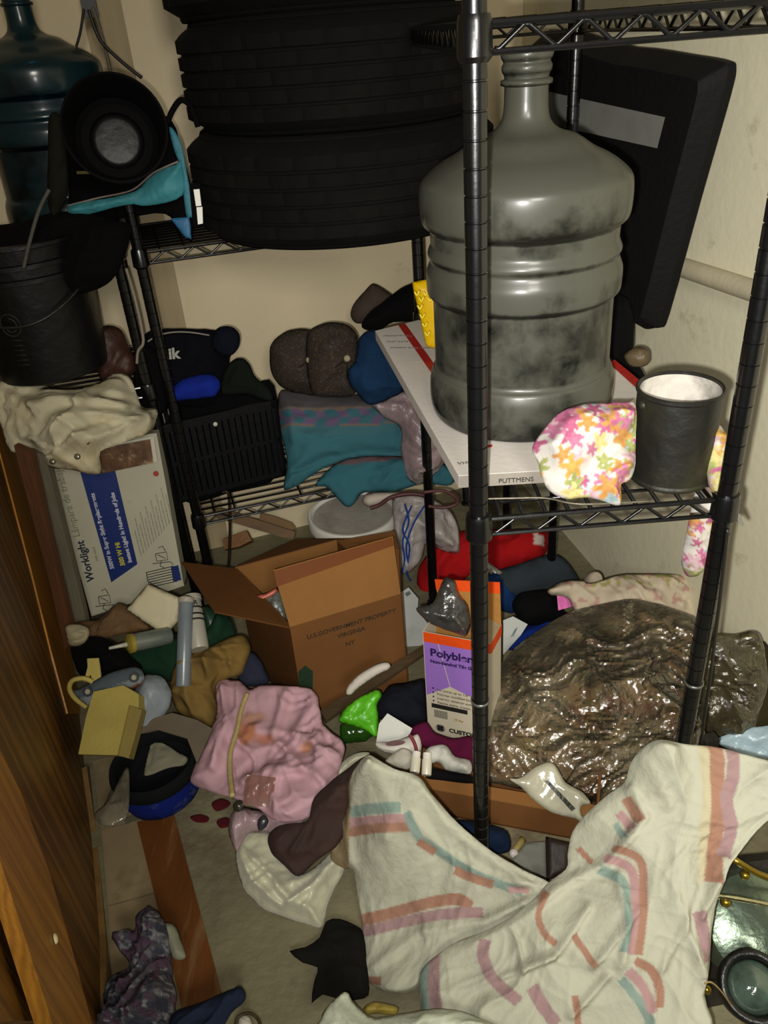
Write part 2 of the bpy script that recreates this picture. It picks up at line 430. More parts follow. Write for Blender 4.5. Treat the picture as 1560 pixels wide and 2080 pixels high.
# pale pipe fixed along the right wall
pa = onplane(1365, 528, RW0, RN); pb = onplane(1556, 590, RW0, RN); pd = pb - pa
pw = -RN * 0.022
Geo().tube([pa + pw, pb + pd * 1.2 + pw], 0.021, 16).obj('wall_pipe', M('pale_pipe', 'b5ab90', 0.6, 0.1, 8, 0.1), None, True,
    label='pale painted pipe running along the right wall beside the black panel', cat='pipe', sharp=40)

# ================================================================ WOODEN DOOR AND JAMB (left foreground)
wood_dark = M('door_wood', '7a521c', 0.45, 0.3, 5, 0.12, 40, wave=(6, '39230a', 0.6), stretch=(3, 3, 0.25), spec=0.4)
wood_gold = M('jamb_wood', 'a06c1c', 0.4, 0.25, 6, 0.1, 40, wave=(7, '6e430c', 0.5), stretch=(4, 4, 0.3), spec=0.5)
wood_pale = M('stop_wood', '7a5d34', 0.6, 0.25, 6, 0.1, 40, stretch=(4, 4, 0.3))
# plane of the open door
dl = Plane3(atz(222, 2075, 0.0), atz(172, 1560, 0.0), atz(222, 2075, 0.0) + np.array([-0.02, 0, 1.0]))
t = thing('door_1', atz(180, 1800), None, None); t['kind'] = 'structure'
def dpl(pts, th, off, name, mat):
    P = [dl.at(x, y) + dl.n * off for x, y in pts]; return Geo().slab(P, th, dl.n).obj(name, mat, t)
dpl([(-40, 690), (0, 830), (45, 945), (100, 1150), (142, 1330), (163, 1450), (182, 1600), (196, 1750), (204, 1900), (206, 2074), (90, 2074), (-60, 2074), (-60, 1500)], 0.03, 0.0, 'door_leaf', wood_dark)
dpl([(-40, 700), (-40, 790), (0, 930), (12, 975), (62, 1165), (104, 1335), (135, 1450), (163, 1450), (142, 1330), (100, 1150), (45, 945), (0, 830)], 0.034, 0.004, 'door_edge_strip', M('edge_wood', 'b0741c', 0.45, 0.2, 6, 0.08, 40, stretch=(4, 4, 0.3), spec=0.4))
dpl([(166, 1560), (184, 1560), (205, 1700), (222, 1900), (225, 2070), (205, 2070), (202, 1900), (186, 1700)], 0.04, 0.012, 'door_stop', wood_pale)
dpl([(-60, 1510), (0, 1625), (60, 1790), (110, 1960), (150, 2110), (70, 2140), (-60, 1740)], 0.02, 0.03, 'door_casing', wood_gold)
sp = dl.at(66, 1925) + dl.n * 0.031
Geo().lathe([(0.0, 0.004), (0.006, 0.003), (0.008, 0.0)], sp, dl.n, 16).obj('screw_cap', M('screw_cap', 'd8cda0', 0.4), t, True)

# ================================================================ WIRE RACKS
black_metal = M('black_enamel', '070708', 0.28, 0.2, 20, 0.05, 60, spec=0.6, coat=0.2)
ring_m = M('worn_ring', '8f8f88', 0.3, 0.1, 20, 0.0, metal=0.8)
def grooved(z0, z1, r):
    p = [(0.0, z0), (r, z0)]; z = math.ceil(z0 / 0.030) * 0.030
    while z < z1 - 0.004:
        if z > z0 + 0.004: p += [(r, z - 0.0016), (r - 0.0018, z - 0.0008), (r - 0.0018, z + 0.0008), (r, z + 0.0016)]
        z += 0.030
    return p + [(r, z1), (0.0, z1)]
def rack(name, label, P, levels, top, group=None, r=0.014, collar_r=0.0195, zig=0.067, pitch=0.031, along='v', bottom=0.0, rings=()):
    """P: four post positions (front-left, front-right, back-left, back-right); levels: heights of the shelf tops"""
    P = [np.array([p[0], p[1], 0.0]) for p in P]
    t = thing(name, (P[0] + P[1] + P[2] + P[3]) / 4, label, 'rack', group)
    for i, p in enumerate(P):
        post = Geo().lathe(grooved(bottom + 0.02, top, r), p, seg=20).obj('post', black_metal, t, True, sharp=25)
        Geo().lathe([(0, 0), (0.02, 0), (0.02, 0.008), (0.012, 0.012), (0.012, 0.03), (0, 0.03)], p + [0, 0, bottom], seg=16).obj('foot', black_metal, post, True, sharp=30)
        for zr in rings:
            if i < 2: Geo().lathe([(r + 0.0005, -0.003), (r + 0.0022, -0.002), (r + 0.0022, 0.002), (r + 0.0005, 0.003)], p + [0, 0, zr[i]], seg=20, closed=True).obj('joint_ring', ring_m, post, True)
    for z in levels:
        sh = Geo(); off = collar_r * 0.9
        A, B, D, C = P[0], P[1], P[2], P[3]
        edges = [(A, B), (B, C), (D, C), (A, D)]
        for a, b in edges:
            d = nrm(b - a); a2 = a + d * off; b2 = b - d * off
            sh.tube([a2 + [0, 0, z], b2 + [0, 0, z]], 0.0042, 8); sh.tube([a2 + [0, 0, z - 0.027], b2 + [0, 0, z - 0.027]], 0.0036, 8)
        o = sh.obj('shelf', black_metal, t, True, sharp=40)
        for a, b in edges:
            d = nrm(b - a); L_ = np.linalg.norm(b - a); n = max(2, int(round((L_ - 0.05) / (zig / 2)))); n += n % 2
            out = np.cross(d, [0, 0, 1.0]); pts = []
            for k in range(n + 1):
                q = a + d * (0.025 + (L_ - 0.05) * k / n); zz = z - 0.024 if k % 2 == 0 else z - 0.003
                pts += [q + [0, 0, zz] - d * 0.003, q + [0, 0, zz] + d * 0.003]
            Geo().tube(pts, 0.0028, 6).obj('truss_wire', black_metal, o, True)
        # wires of the deck
        if along == 'v': s0, s1, e0, e1 = A, D, B, C      # wires run from front to back
        else: s0, s1, e0, e1 = A, B, D, C                 # wires run from left to right
        W_ = np.linalg.norm(e0 - s0); n = int(W_ / pitch)
        for k in range(1, n):
            f = k / n; a = s0 + (e0 - s0) * f; b = s1 + (e1 - s1) * f
            Geo().tube([a + [0, 0, z + 0.002], b + [0, 0, z + 0.002]], 0.0032, 6).obj('deck_wire', black_metal, o, True)
        Lg = np.linalg.norm(s1 - s0); ks = [0.05, 0.11] + [0.11 + 0.2 * i for i in range(1, int((Lg - 0.15) / 0.2) + 1)]
        for k in ks:
            f = k / Lg; a = s0 + (s1 - s0) * f; b = e0 + (e1 - e0) * f
            Geo().tube([a + [0, 0, z - 0.003], b + [0, 0, z - 0.003]], 0.0032, 6).obj('cross_rod', black_metal, o, True)
        for p in P:
            Geo().lathe([(r, 0.010), (collar_r - 0.002, 0.010), (collar_r, 0.004), (collar_r + 0.001, -0.030), (collar_r - 0.004, -0.036), (r, -0.036)], p + [0, 0, z], seg=20).obj('collar', black_metal, o, True, sharp=35)
    return t
ZM, ZT = 0.927, 1.553
rr = rack('wire_rack', 'tall black wire rack holding the big dusty bottle and the white carton', [(0.1384, 1.0004), (0.5066, 1.0025), (0.1328, 2.005), (0.5010, 2.007)],
          [ZM, ZT], 1.72, None, rings=[(0.563, 0.563)])
# rack behind, which carries the tires
f0 = np.array([-0.54, 2.0, 0]); FU = nrm([math.cos(math.radians(15)), math.sin(math.radians(15)), 0]); FV = np.array([-FU[1], FU[0], 0])
ZU, ZL = 1.135, 0.385
RL = 0.98
rack('wire_rack', 'black wire rack along the back wall carrying the stack of tires', [f0, f0 + FU * RL, f0 + FV * 0.36, f0 + FU * RL + FV * 0.36], [ZL, ZU], 1.25, along='h', pitch=0.034, zig=0.075)
g0 = f0 - FU * 0.052
rack('wire_rack', 'black wire rack behind the buckets at the far left', [g0 - FU * 0.62, g0, g0 - FU * 0.62 + FV * 0.36, g0 + FV * 0.36], [0.80, 1.16], 1.22, along='h', pitch=0.034, zig=0.075)

# ================================================================ TIRES
rubber = M('tire_rubber', '060504', 0.9, 0.25, 9, 0.3, 50, spec=0.2, dirt=('100e08', 0.25, 5))
def tire(c, r, w, label, tiltx=0.0, rot=0.0):
    ri = r * 0.60; c = np.array(c, float); t = thing('tire', c, label, 'tire', 'tires stacked on the back rack')
    hw = w / 2; prof = []
    sw = [(ri, -hw * 0.62), (ri + 0.006, -hw * 0.80), (ri + (r - ri) * 0.35, -hw * 1.0), (ri + (r - ri) * 0.65, -hw * 0.99), (r - 0.030, -hw * 0.90), (r - 0.012, -hw * 0.80)]
    tread = []
    nb = 5; x0 = -hw * 0.76; bw = 2 * hw * 0.76 / nb
    for i in range(nb):
        a = x0 + i * bw; tread += [(r, a + bw * 0.08), (r, a + bw * 0.82), (r - 0.009, a + bw * 0.86), (r - 0.009, a + bw * 1.0)]
    tread = tread[:-2]
    inner = [(x, -y) for x, y in sw[::-1]]
    ins = [(ri + 0.012, hw * 0.58), (r - 0.03, hw * 0.7), (r - 0.022, 0), (r - 0.03, -hw * 0.7), (ri + 0.012, -hw * 0.58)]
    prof = sw + tread + inner + ins
    nS, nT = len(sw), len(tread)
    def rad(j, k):
        if nS <= j < nS + nT and prof[j][0] > r - 0.002:
            blk = (j - nS) // 4
            return -0.006 if (k + blk * 2) % 6 == 0 else 0.0
        return 0.0
    ax = (math.sin(tiltx), 0, math.cos(tiltx))
    body = Geo().lathe(prof, c + np.array([0, 0, hw]), ax, 150, closed=True, radial=rad).obj('casing', rubber, t, True, sharp=30)
    rib = Geo()
    for s in (-1, 1):
        for q in (0.2, 0.75):
            rr_ = ri + (r - ri) * q; rib.lathe([(rr_ - 0.004, s * hw * 0.93), (rr_, s * (hw * 1.0 + 0.001)), (rr_ + 0.004, s * hw * 0.93)], c + np.array([0, 0, hw]), ax, 90)
    rib.obj('sidewall_rib', rubber, t, True)
    return t
def tire_at(px, Yc, z, r, w, label, **k):
    p = aty(px, 285, Yc); tire((p[0], Yc, z), r, w, label, **k)
tire_at(692, 2.19, 1.142, 0.378, 0.232, 'lowest black tire of the stack, resting on the wire shelf')
tire_at(690, 2.21, 1.376, 0.362, 0.222, 'middle black tire of the stack, above the dusty lowest tire')
tire_at(672, 2.21, 1.600, 0.352, 0.225, 'top black tire of the stack, cut off by the photo edge')

# ================================================================ BIG DUSTY WATER BOTTLE
def bottle_mat(name, tint, dust, dcol, seed):
    m = bpy.data.materials.new(name); m.use_nodes = True; nt = m.node_tree; N = nt.nodes; L = nt.links; b = N['Principled BSDF']
    tc = N.new('ShaderNodeTexCoord'); mp = N.new('ShaderNodeMapping'); mp.inputs['Location'].default_value = (seed, seed, 0); L.new(tc.outputs['Object'], mp.inputs[0])
    b.inputs['Base Color'].default_value = (*lin(tint), 1); b.inputs['Roughness'].default_value = 0.08; b.inputs['IOR'].default_value = 1.4
    b.inputs['Specular IOR Level'].default_value = 0.6
    # dust: heavy on upward-facing and upper areas, patchy
    n = N.new('ShaderNodeTexNoise'); n.inputs['Scale'].default_value = 11; n.inputs['Detail'].default_value = 9; n.inputs['Roughness'].default_value = 0.6; n.inputs['Distortion'].default_value = 0.2; L.new(mp.outputs[0], n.inputs[0])
    ge = N.new('ShaderNodeNewGeometry'); sx = N.new('ShaderNodeSeparateXYZ'); L.new(ge.outputs['Normal'], sx.inputs[0])
    ma = N.new('ShaderNodeMath'); ma.operation = 'MULTIPLY_ADD'; ma.inputs[1].default_value = 0.34; L.new(sx.outputs[2], ma.inputs[0]); L.new(n.outputs[0], ma.inputs[2])
    sp2 = N.new('ShaderNodeSeparateXYZ'); L.new(tc.outputs['Object'], sp2.inputs[0])
    hz = N.new('ShaderNodeMapRange'); hz.inputs[1].default_value = 0.19; hz.inputs[2].default_value = 0.225; hz.inputs[4].default_value = 0.15; L.new(sp2.outputs[2], hz.inputs[0])
    ad = N.new('ShaderNodeMath'); L.new(ma.outputs[0], ad.inputs[0]); L.new(hz.outputs[0], ad.inputs[1])
    mr = N.new('ShaderNodeMapRange'); mr.inputs[1].default_value = 0.42; mr.inputs[2].default_value = 0.62; mr.inputs[3].default_value = dust * 0.22; mr.inputs[4].default_value = min(dust * 1.35, 1); L.new(ad.outputs[0], mr.inputs[0])
    tr = N.new('ShaderNodeBsdfTransparent'); tr.inputs[0].default_value = (*lin(tint), 1)
    gl = N.new('ShaderNodeBsdfGlossy'); gl.inputs['Roughness'].default_value = 0.16
    fr = N.new('ShaderNodeFresnel'); fr.inputs[0].default_value = 1.5
    m0 = N.new('ShaderNodeMixShader'); L.new(fr.outputs[0], m0.inputs[0]); L.new(tr.outputs[0], m0.inputs[1]); L.new(gl.outputs[0], m0.inputs[2])
    b.inputs['Base Color'].default_value = (*lin(dcol), 1); b.inputs['Roughness'].default_value = 0.38; b.inputs['Transmission Weight'].default_value = 0
    m1 = N.new('ShaderNodeMixShader'); L.new(mr.outputs[0], m1.inputs[0]); L.new(m0.outputs[0], m1.inputs[1]); L.new(b.outputs[0], m1.inputs[2])
    L.new(m1.outputs[0], N['Material Output'].inputs[0]); return m
def bottle(c, s, label, mat, capmat=None):
    c = np.array(c, float); t = thing('water_bottle', c, label, 'bottle', None)
    R = 0.160
    prof = [(0.0, 0.012), (0.06, 0.010), (0.12, 0.002), (0.140, 0.0), (0.153, 0.007), (0.159, 0.03), (0.158, 0.066), (0.152, 0.086), (0.1485, 0.098), (0.148, 0.206), (0.149, 0.210), (0.1565, 0.216), (0.158, 0.224),
            (0.1585, 0.24), (0.1575, 0.252), (0.152, 0.266), (0.1515, 0.272), (0.155, 0.280), (0.1505, 0.292), (0.1495, 0.298), (0.150, 0.312), (0.151, 0.318), (0.1605, 0.326), (0.164, 0.338), (0.165, 0.362), (0.1635, 0.380), (0.159, 0.390), (0.146, 0.402), (0.128, 0.414), (0.104, 0.426),
            (0.078, 0.443), (0.052, 0.452), (0.038, 0.464), (0.0335, 0.480), (0.0325, 0.50), (0.0325, 0.524), (0.036, 0.531), (0.0365, 0.538), (0.034, 0.543), (0.0375, 0.549), (0.037, 0.557), (0.030, 0.559), (0.029, 0.54)]
    P = bez([(a * s, b * s) for a, b in prof], 3)
    P = [tuple(p) for p in P]
    Geo().lathe(P, c, seg=72).obj('shell', mat, t, True)
    Geo().lathe([(0.0325 * s, 0.512 * s), (0.038 * s, 0.514 * s), (0.038 * s, 0.520 * s), (0.0325 * s, 0.522 * s)], c, seg=40).obj('neck_ring', mat, t, True)
    return t
bottle((0.2585, 1.318, ZM + 0.032), 1.0, 'big dusty bluish water bottle standing on the white carton', bottle_mat('dusty_bottle', '56686c', 0.50, '54544a', 2))
bl = aty(27, 0, 2.20)
bottle((bl[0] + 0.005, 2.20, 1.172), 0.95, 'blue water bottle cut off by the left photo edge', bottle_mat('blue_bottle', '427f98', 0.36, '1c3a42', 5))

# ================================================================ BLACK PANEL leaning on the right wall
pl = Plane3(atd(1475, 130, 1.50), atd(1325, 665, 1.86), atd(1075, 100, 2.08))
blk = M('panel_black', '050404', 0.75, 0.3, 12, 0.3, 80, spec=0.25)
t = thing('flat_case', pl.at(1290, 660), 'tall flat black case with a silver strip leaning on the right wall', 'case')
O = bez([(1075, 96), (1280, 96), (1400, 112), (1465, 124), (1478, 140), (1466, 200), (1410, 400), (1345, 640), (1330, 664), (1310, 668), (1290, 655), (1180, 640), (1040, 600)], 4, True)
out = np.array([pl.at(x, y) for x, y in O]); cen = out.mean(0); inn = cen + (out - cen) * 0.90 + pl.n * 0.045
m_ = len(out); back = out - pl.n * 0.02
V = np.r_[inn, out, back]; F = [list(range(m_)), [2 * m_ + i for i in range(m_)][::-1]]
F += [[i, (i + 1) % m_, m_ + (i + 1) % m_, m_ + i] for i in range(m_)] + [[m_ + i, m_ + (i + 1) % m_, 2 * m_ + (i + 1) % m_, 2 * m_ + i] for i in range(m_)]
mk('body', V, F, blk, t)
pl2 = Plane3(pl.p + pl.n * 0.0465, pl.at(1325, 665) + pl.n * 0.0465, pl.at(1075, 100) + pl.n * 0.0465)
Geo().slab([pl2.at(*p) for p in [(1085, 180), (1350, 238), (1334, 301), (1085, 246)]], 0.001, pl.n).obj('silver_strip', M('silver_strip', '74746e', 0.5, 0.06, 20, 0.05, spec=0.5), t, label='silver strip label')

# ================================================================ CLOTH AND PAPER MATERIALS
def fab(name, c, rough=0.92, var=0.10, bs=330, bump=0.35, dirt=None, crease=(13, 0.014), **k): return M(name, c, rough, var, 7, bump, bs, spec=0.15, dirt=dirt, crease=crease, **k)
def pap(name, c, rough=0.6, var=0.05, dirt=None, **k): return M(name, c, rough, var, 6, 0.08, 90, spec=0.3, dirt=dirt, **k)
def lump(name, label, cat, outline, ax, ay, Y, mat, tilt=50, yaw=0, **k):
    return patch(name, outline, Plane(tilt, aty(ax, ay, Y), yaw), mat, label=label, cat=cat, **k)
def flat_t(name, label, cat, pts, surf, th, mat, parent=None, **k):
    return Geo().slab([surf.at(x, y) for x, y in pts], th, surf.n).obj(name, mat, parent, label=label, cat=cat, **k)
black_cloth = fab('black_cloth', '040304'); black_plastic = M('black_plastic', '0a0a0b', 0.35, 0.2, 12, 0.08, 60, spec=0.5)
navy_cloth = fab('navy_cloth', '07080f'); white_m = M('white_plastic', 'd8d4c8', 0.4, 0.05, 9, 0.05, 60); ink = M('black_ink', '15130f', 0.7, 0, 5, 0)
cardb = M('cardboard', '6e4826', 0.85, 0.14, 5, 0.15, 140, spec=0.15, stretch=(1, 1, 1)); cardb_in = M('cardboard_inner', '835a30', 0.85, 0.12, 5, 0.15, 140, spec=0.15)
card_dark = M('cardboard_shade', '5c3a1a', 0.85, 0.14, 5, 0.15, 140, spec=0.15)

# ================================================================ TOP LEFT: pot, bags, buckets
pc = aty(234, 262, 1.80); ax_ = nrm(CAM + np.array([0.02, 0, 0.42]) - pc)
t = thing('cooking_pot', pc, 'black round pot tipped over with its open mouth facing out, above the teal bag', 'pot')
Geo().lathe([(a * 0.87, b * 0.87) for a, b in [(0.0, -0.135), (0.085, -0.135), (0.100, -0.125), (0.114, 0.0), (0.119, 0.004), (0.119, 0.009), (0.114, 0.010), (0.110, 0.004), (0.097, -0.118), (0.084, -0.128), (0.0, -0.128)]], pc, ax_, 56).obj('bowl', M('pot_black', '050405', 0.8, 0.3, 9, 0.1, 40, spec=0.12), t, True, sharp=30)
Geo().lathe([(0.0, -0.106), (0.042, -0.105), (0.056, -0.108), (0.0, -0.110)], pc, ax_, 40).obj('base_disc', M('pot_base', '141311', 0.5, 0.3, 9, 0.15, 30), t, True)
S = Plane(80, aty(260, 380, 2.04))
t = thing('insulated_bag', aty(260, 430, 1.95), 'black and teal insulated bag hanging over the shelf edge under the pot', 'bag')
patch('body', [(128, 300), (140, 370), (138, 430), (150, 446), (200, 448), (300, 435), (345, 440), (385, 488), (392, 470), (396, 430), (378, 340), (356, 262), (335, 235), (270, 215), (180, 230)], S, black_cloth, t, front=0.05, back=0.03, rim=0.06, wr=0.012, ws=0.08, seed=3)
S2 = Plane(80, aty(260, 380, 1.96))
teal = M('teal_nylon', '3d8690', 0.6, 0.12, 8, 0.2, 200, spec=0.3)
patch('teal_band', [(141, 418), (148, 437), (200, 431), (262, 416), (300, 420), (372, 398), (370, 330), (356, 334), (312, 352), (275, 386), (215, 402)], S2, teal, t, thin=0.004, front=0.01, rim=0.03, wr=0.010, ws=0.06, seed=5, step=5, label='teal nylon band')
patch('teal_side', [(343, 258), (356, 268), (370, 300), (382, 370), (394, 432), (386, 442), (377, 434), (366, 340), (352, 300)], S2, M('teal_nylon_side', '2f7484', 0.6, 0.12, 8, 0.2, 200), t, thin=0.004, front=0.008, rim=0.03, wr=0.006, seed=6, step=5)
patch('blue_corner', [(346, 444), (384, 440), (389, 486), (376, 482)], S2, M('blue_nylon', '24608a', 0.55, 0.12, 8, 0.2, 200), t, smooth=0, thin=0.004, front=0.006, rim=0.02, wr=0.004, seed=7, step=5)
Geo().tube(bez([S2.at(*p) for p in [(137, 418), (200, 402), (268, 386), (312, 351), (362, 328)]], 6), 0.0022, 6).obj('piping', M('bag_piping', '8a7a72', 0.5), t, True)
cable('handle', [aty(*p, 1.97) for p in [(340, 250), (350, 225), (366, 204), (382, 210), (394, 232), (402, 258)]], 0.0062, black_cloth, t)
sp_ = Geo(); sp_.box(aty(172, 350, 1.86), 0.036, 0.006, 0.006, -20); sp_.obj('zip_pull', M('bright_metal', 'cfcfc8', 0.2, 0.05, 9, 0, metal=1.0), t)
for i, pts in enumerate([[(393, 385), (405, 384), (409, 418), (398, 419)], [(399, 421), (411, 420), (412, 454), (402, 456)]]):
    Sr = Plane(85, aty(402, 420, 1.93)); Geo().slab([Sr.at(*p) for p in pts], 0.004, Sr.n).obj('reflective_tag', M('reflective_white', 'fffdf4', 0.25, 0.02, 5, 0, spec=0.8), t, label='white reflective tag')
Sr = Plane(85, aty(398, 420, 1.936)); Geo().slab([Sr.at(*p) for p in [(384, 372), (406, 372), (416, 458), (392, 462)]], 0.004, Sr.n).obj('tag_strap', black_cloth, t)
# cord and clamp hanging in front of the wall
t = thing('hanging_cable', aty(178, 10, 2.3), 'thin black cord with a dark clamp hanging down the wall above the pot', 'cord')
cord_m = M('cord_rubber', '16140f', 0.5, 0.1, 9, 0.05)
Geo().box(aty(180, 6, 2.3), 0.034, 0.02, 0.06, 10).obj('clamp', cord_m, t)
cable('strand', [aty(*p, 2.28) for p in [(170, 18), (162, 70), (146, 120), (136, 146)]], 0.0032, cord_m, t)
cable('strand', [aty(*p, 2.27) for p in [(180, 20), (196, 66), (212, 92), (250, 128), (288, 158)]], 0.0042, cord_m, t)
cable('strand', [aty(*p, 2.29) for p in [(188, 14), (202, 56), (214, 100), (225, 150)]], 0.0042, M('cord_grey', '5c5340', 0.6), t)
# dark holdall on the shelf beside the bottle
lump('duffel_bag', 'crumpled black bag on the wire shelf below the blue bottle', 'bag', [(-30, 470), (40, 452), (120, 430), (200, 440), (262, 452), (262, 490), (246, 545), (215, 580), (150, 600), (60, 590), (-30, 560)], 120, 520, 1.93, black_cloth, tilt=75, front=0.06, back=0.03, rim=0.08, wr=0.02, ws=0.12, seed=11)
lump('dark_pouch', 'small dark grey pouch squeezed between the pot and the blue bottle', 'pouch', [(100, 235), (128, 240), (135, 300), (140, 380), (128, 420), (108, 440), (96, 400), (98, 320)], 120, 350, 1.96, fab('charcoal_cloth', '1c1b14'), tilt=80, front=0.04, back=0.02, rim=0.05, wr=0.01, seed=12)
cable('grey_strap', [aty(*p, 1.80) for p in [(100, 385), (78, 430), (58, 500), (48, 545)]], 0.004, M('strap_grey', '4c4c44', 0.7), None, label='thin grey strap hanging across the black bag at far left', cat='strap')
# black bucket, upright
bc = aty(72, 787, 1.83); bc = np.array([bc[0], 1.97, bc[2]])
t = thing('bucket', bc, 'upright black bucket standing on the dirty white cloth', 'bucket')
Geo().lathe([(0, 0), (0.132, 0), (0.138, 0.004), (0.150, 0.24), (0.156, 0.242), (0.156, 0.252), (0.151, 0.254), (0.1515, 0.272), (0.158, 0.274), (0.158, 0.284), (0.153, 0.286), (0.155, 0.315), (0.163, 0.318), (0.163, 0.326), (0.150, 0.328), (0.146, 0.30), (0.134, 0.008), (0, 0.008)], bc, seg=64).obj('shell', M('bucket_black', '040405', 0.42, 0.3, 14, 0.12, 30, spec=0.45), t, True, sharp=30)
em = M('bucket_print', '2a2a22', 0.6)
def on_bucket(ang, h, off=0.0006):
    r = 0.138 + (0.150 - 0.138) * (h - 0.004) / 0.236 + off; a = math.radians(ang); return bc + np.array([math.sin(a) * r, -math.cos(a) * r, h])
g = Geo(); g.tube([on_bucket(-4 + 9 * math.sin(u), 0.155 + 0.026 * math.cos(u)) for u in np.linspace(0, 2 * math.pi, 30)], 0.0012, 6)
g.tube([on_bucket(-4 + 5.5 * math.sin(u), 0.155 + 0.016 * math.cos(u)) for u in np.linspace(0, 4.5, 20)], 0.0014, 6)
for k in range(6): g.tube([on_bucket(-9, 0.118 - k * 0.012), on_bucket(1.5, 0.118 - k * 0.012)], 0.0009, 5)
g.obj('faded_print', em, t, True)
cable('bail', [on_bucket(a, 0.262 - 0.11 * math.cos(math.radians(a)), 0.012) for a in (-95, -60, -20, 20, 60, 95)], 0.003, M('bail_wire', '3a3a36', 0.4, metal=0.7), t)
# brown leather piece and wire behind
lump('leather_piece', 'folded brown leather piece between the bucket and the rack post', 'leather', [(200, 668), (240, 666), (262, 700), (275, 735), (270, 760), (240, 775), (205, 770), (192, 720)], 235, 720, 2.02, M('brown_leather', '3a2016', 0.6, 0.25, 9, 0.3, 60), tilt=70, front=0.03, back=0.02, rim=0.03, wr=0.015, ws=0.05, seed=13)
cable('thin_grey_rod', [aty(*p, 1.975) for p in [(256, 545), (275, 610), (291, 690), (281, 712), (278, 738)]], 0.004, M('rod_grey', '84786a', 0.6), None, label='thin grey cord running down between the two rack posts', cat='cord')
# dirty white cloth
dirtyw = fab('dirty_white_cloth', 'bfb79c', dirt=('9a8658', 0.4, 5), crease=(10, 0.03))
t = thing('white_cloth', aty(150, 950, 1.80), 'large dirty white cloth with metal snaps spilling off the shelf under the black bucket', 'cloth')
F_ = Field([(0, 770, 1.90), (150, 760, 1.95), (270, 800, 1.95), (0, 860, 1.80), (120, 850, 1.76), (300, 870, 1.86), (60, 930, 1.78), (200, 950, 1.74), (170, 890, 1.73)], n=(0, -0.85, 0.52))
patch('drape', [(-30, 770), (40, 765), (110, 785), (190, 782), (240, 755), (268, 770), (290, 825), (322, 832), (310, 878), (262, 900), (206, 918), (204, 962), (150, 958), (100, 950), (78, 926), (60, 915), (20, 920), (0, 860), (-30, 850)], F_, dirtyw, t, step=6, front=0.03, back=0.02, rim=0.05, wr=0.030, ws=0.075, seed=21,
      creases=[([(190, 790), (170, 850), (90, 900)], 0.025, 14), ([(210, 900), (315, 850)], 0.03, 10), ([(10, 800), (90, 830)], 0.02, 12), ([(110, 930), (170, 890), (230, 870)], 0.02, 9)])
for x, y in [(171, 930), (190, 901), (122, 940)]:
    p = F_.at(x, y) + F_.n * 0.045; Geo().lathe([(0, 0.002), (0.004, 0.003), (0.007, 0.0), (0.007, -0.004)], p, F_.n, 16).obj('snap', M('snap_metal', '9c9a88', 0.3, metal=0.9), t, True)
# boards leaning behind the door
for i, (pts, c, Yb, lab) in enumerate([([(58, 915), (92, 925), (130, 1080), (170, 1240), (182, 1300), (140, 1290), (96, 1110)], '5c5644', 1.72, 'weathered grey board leaning behind the wooden door'),
                                   ([(28, 905), (62, 920), (100, 1090), (150, 1300), (132, 1320), (100, 1180), (60, 1030)], '4e2c10', 1.66, 'dark brown board leaning between door and grey board')]):
    flat_t('leaning_board', lab, 'board', pts, Plane(83, aty(100, 1100, Yb), -8), 0.02, M('board_%s' % c, c, 0.7, 0.3, 6, 0.2, 50, stretch=(3, 3, 0.3)))

# ================================================================ WORK-LIGHT BOX
A, B, Cc, D = aty(90, 905, 1.90), aty(318, 880, 1.93), aty(374, 1190, 1.80), aty(186, 1252, 1.80)
BXn = nrm(np.cross(B - A, D - A)); BXn = BXn if np.dot(BXn, CAM - A) > 0 else -BXn
t = thing('lamp_box', D, 'white and blue carton for a work light standing upside down beside the door', 'box')
bx = Plane3(A, B, D)
def BP(x, y, off=0.0): return onplane(x, y, A + BXn * off, BXn)
Q = [BP(90, 905), BP(318, 880), BP(374, 1190), BP(186, 1252)]
Geo().slab(Q, 0.07, BXn).obj('carton', pap('box_white', 'a9a590', dirt=('8a8268', 0.2, 6)), t)
blue = M('print_blue', '0c2360', 0.45, 0.08, 9, 0.05); grey = M('print_grey', '77765f', 0.6); white_p = M('print_white', 'b4b4c4', 0.5); yel = M('print_yellow', 'b2aa3c', 0.5)
Geo().slab([BP(x, y, 0.0012) for x, y in [(160, 948), (232, 948), (279, 1146), (226, 1183)]], 0.001, BXn).obj('blue_band', blue, t)
UPx = nrm(BP(88, 905) - BP(186, 1252)); LFx = nrm(BP(100, 1100) - BP(300, 1050)); LFx = nrm(LFx - UPx * np.dot(LFx, UPx))
def btxt(s, x, y, size, m, bold=0.0, nm='lettering'):
    return text(nm, s, BP(x, y, 0.003), UPx, LFx, size, m, t, bold)
darkb = M('print_dark_blue', '101c34', 0.5)
btxt('Worklight', 192, 1180, 0.029, darkb, 0.0006); btxt('Lámpara de trabajo', 163, 1090, 0.026, grey)
btxt('500W in Super Sight Replacements', 232, 1155, 0.0155, white_p, 0.0005); btxt('Instant Light! In Hundreds of Jobs', 268, 1142, 0.015, white_p, 0.0006); btxt('500 W Hi', 254, 1148, 0.017, yel, 0.0008)
btxt('with stand', 200, 1140, 0.010, grey)
for k in range(13): btxt('Bright portable light for indoor and outdoor jobs' if k % 2 else 'Luz portátil para trabajos de interior', 288 + k * 5.2, 1130 - k * 6, 0.0052, grey)
def ring(cx, cy, r, m, nm, w=0.0018):
    c = BP(cx, cy, 0.002); return Geo().lathe([(r - w, -0.0005), (r - w, 0.001), (r, 0.001), (r, -0.0005)], c, BXn, 24, closed=True).obj(nm, m, t)
Geo().lathe([(0, 0.0012), (0.0075, 0.0012), (0.0075, 0)], BP(317, 962, 0.001), BXn, 20).obj('red_dot', M('print_red', '9a3a22', 0.5), t)
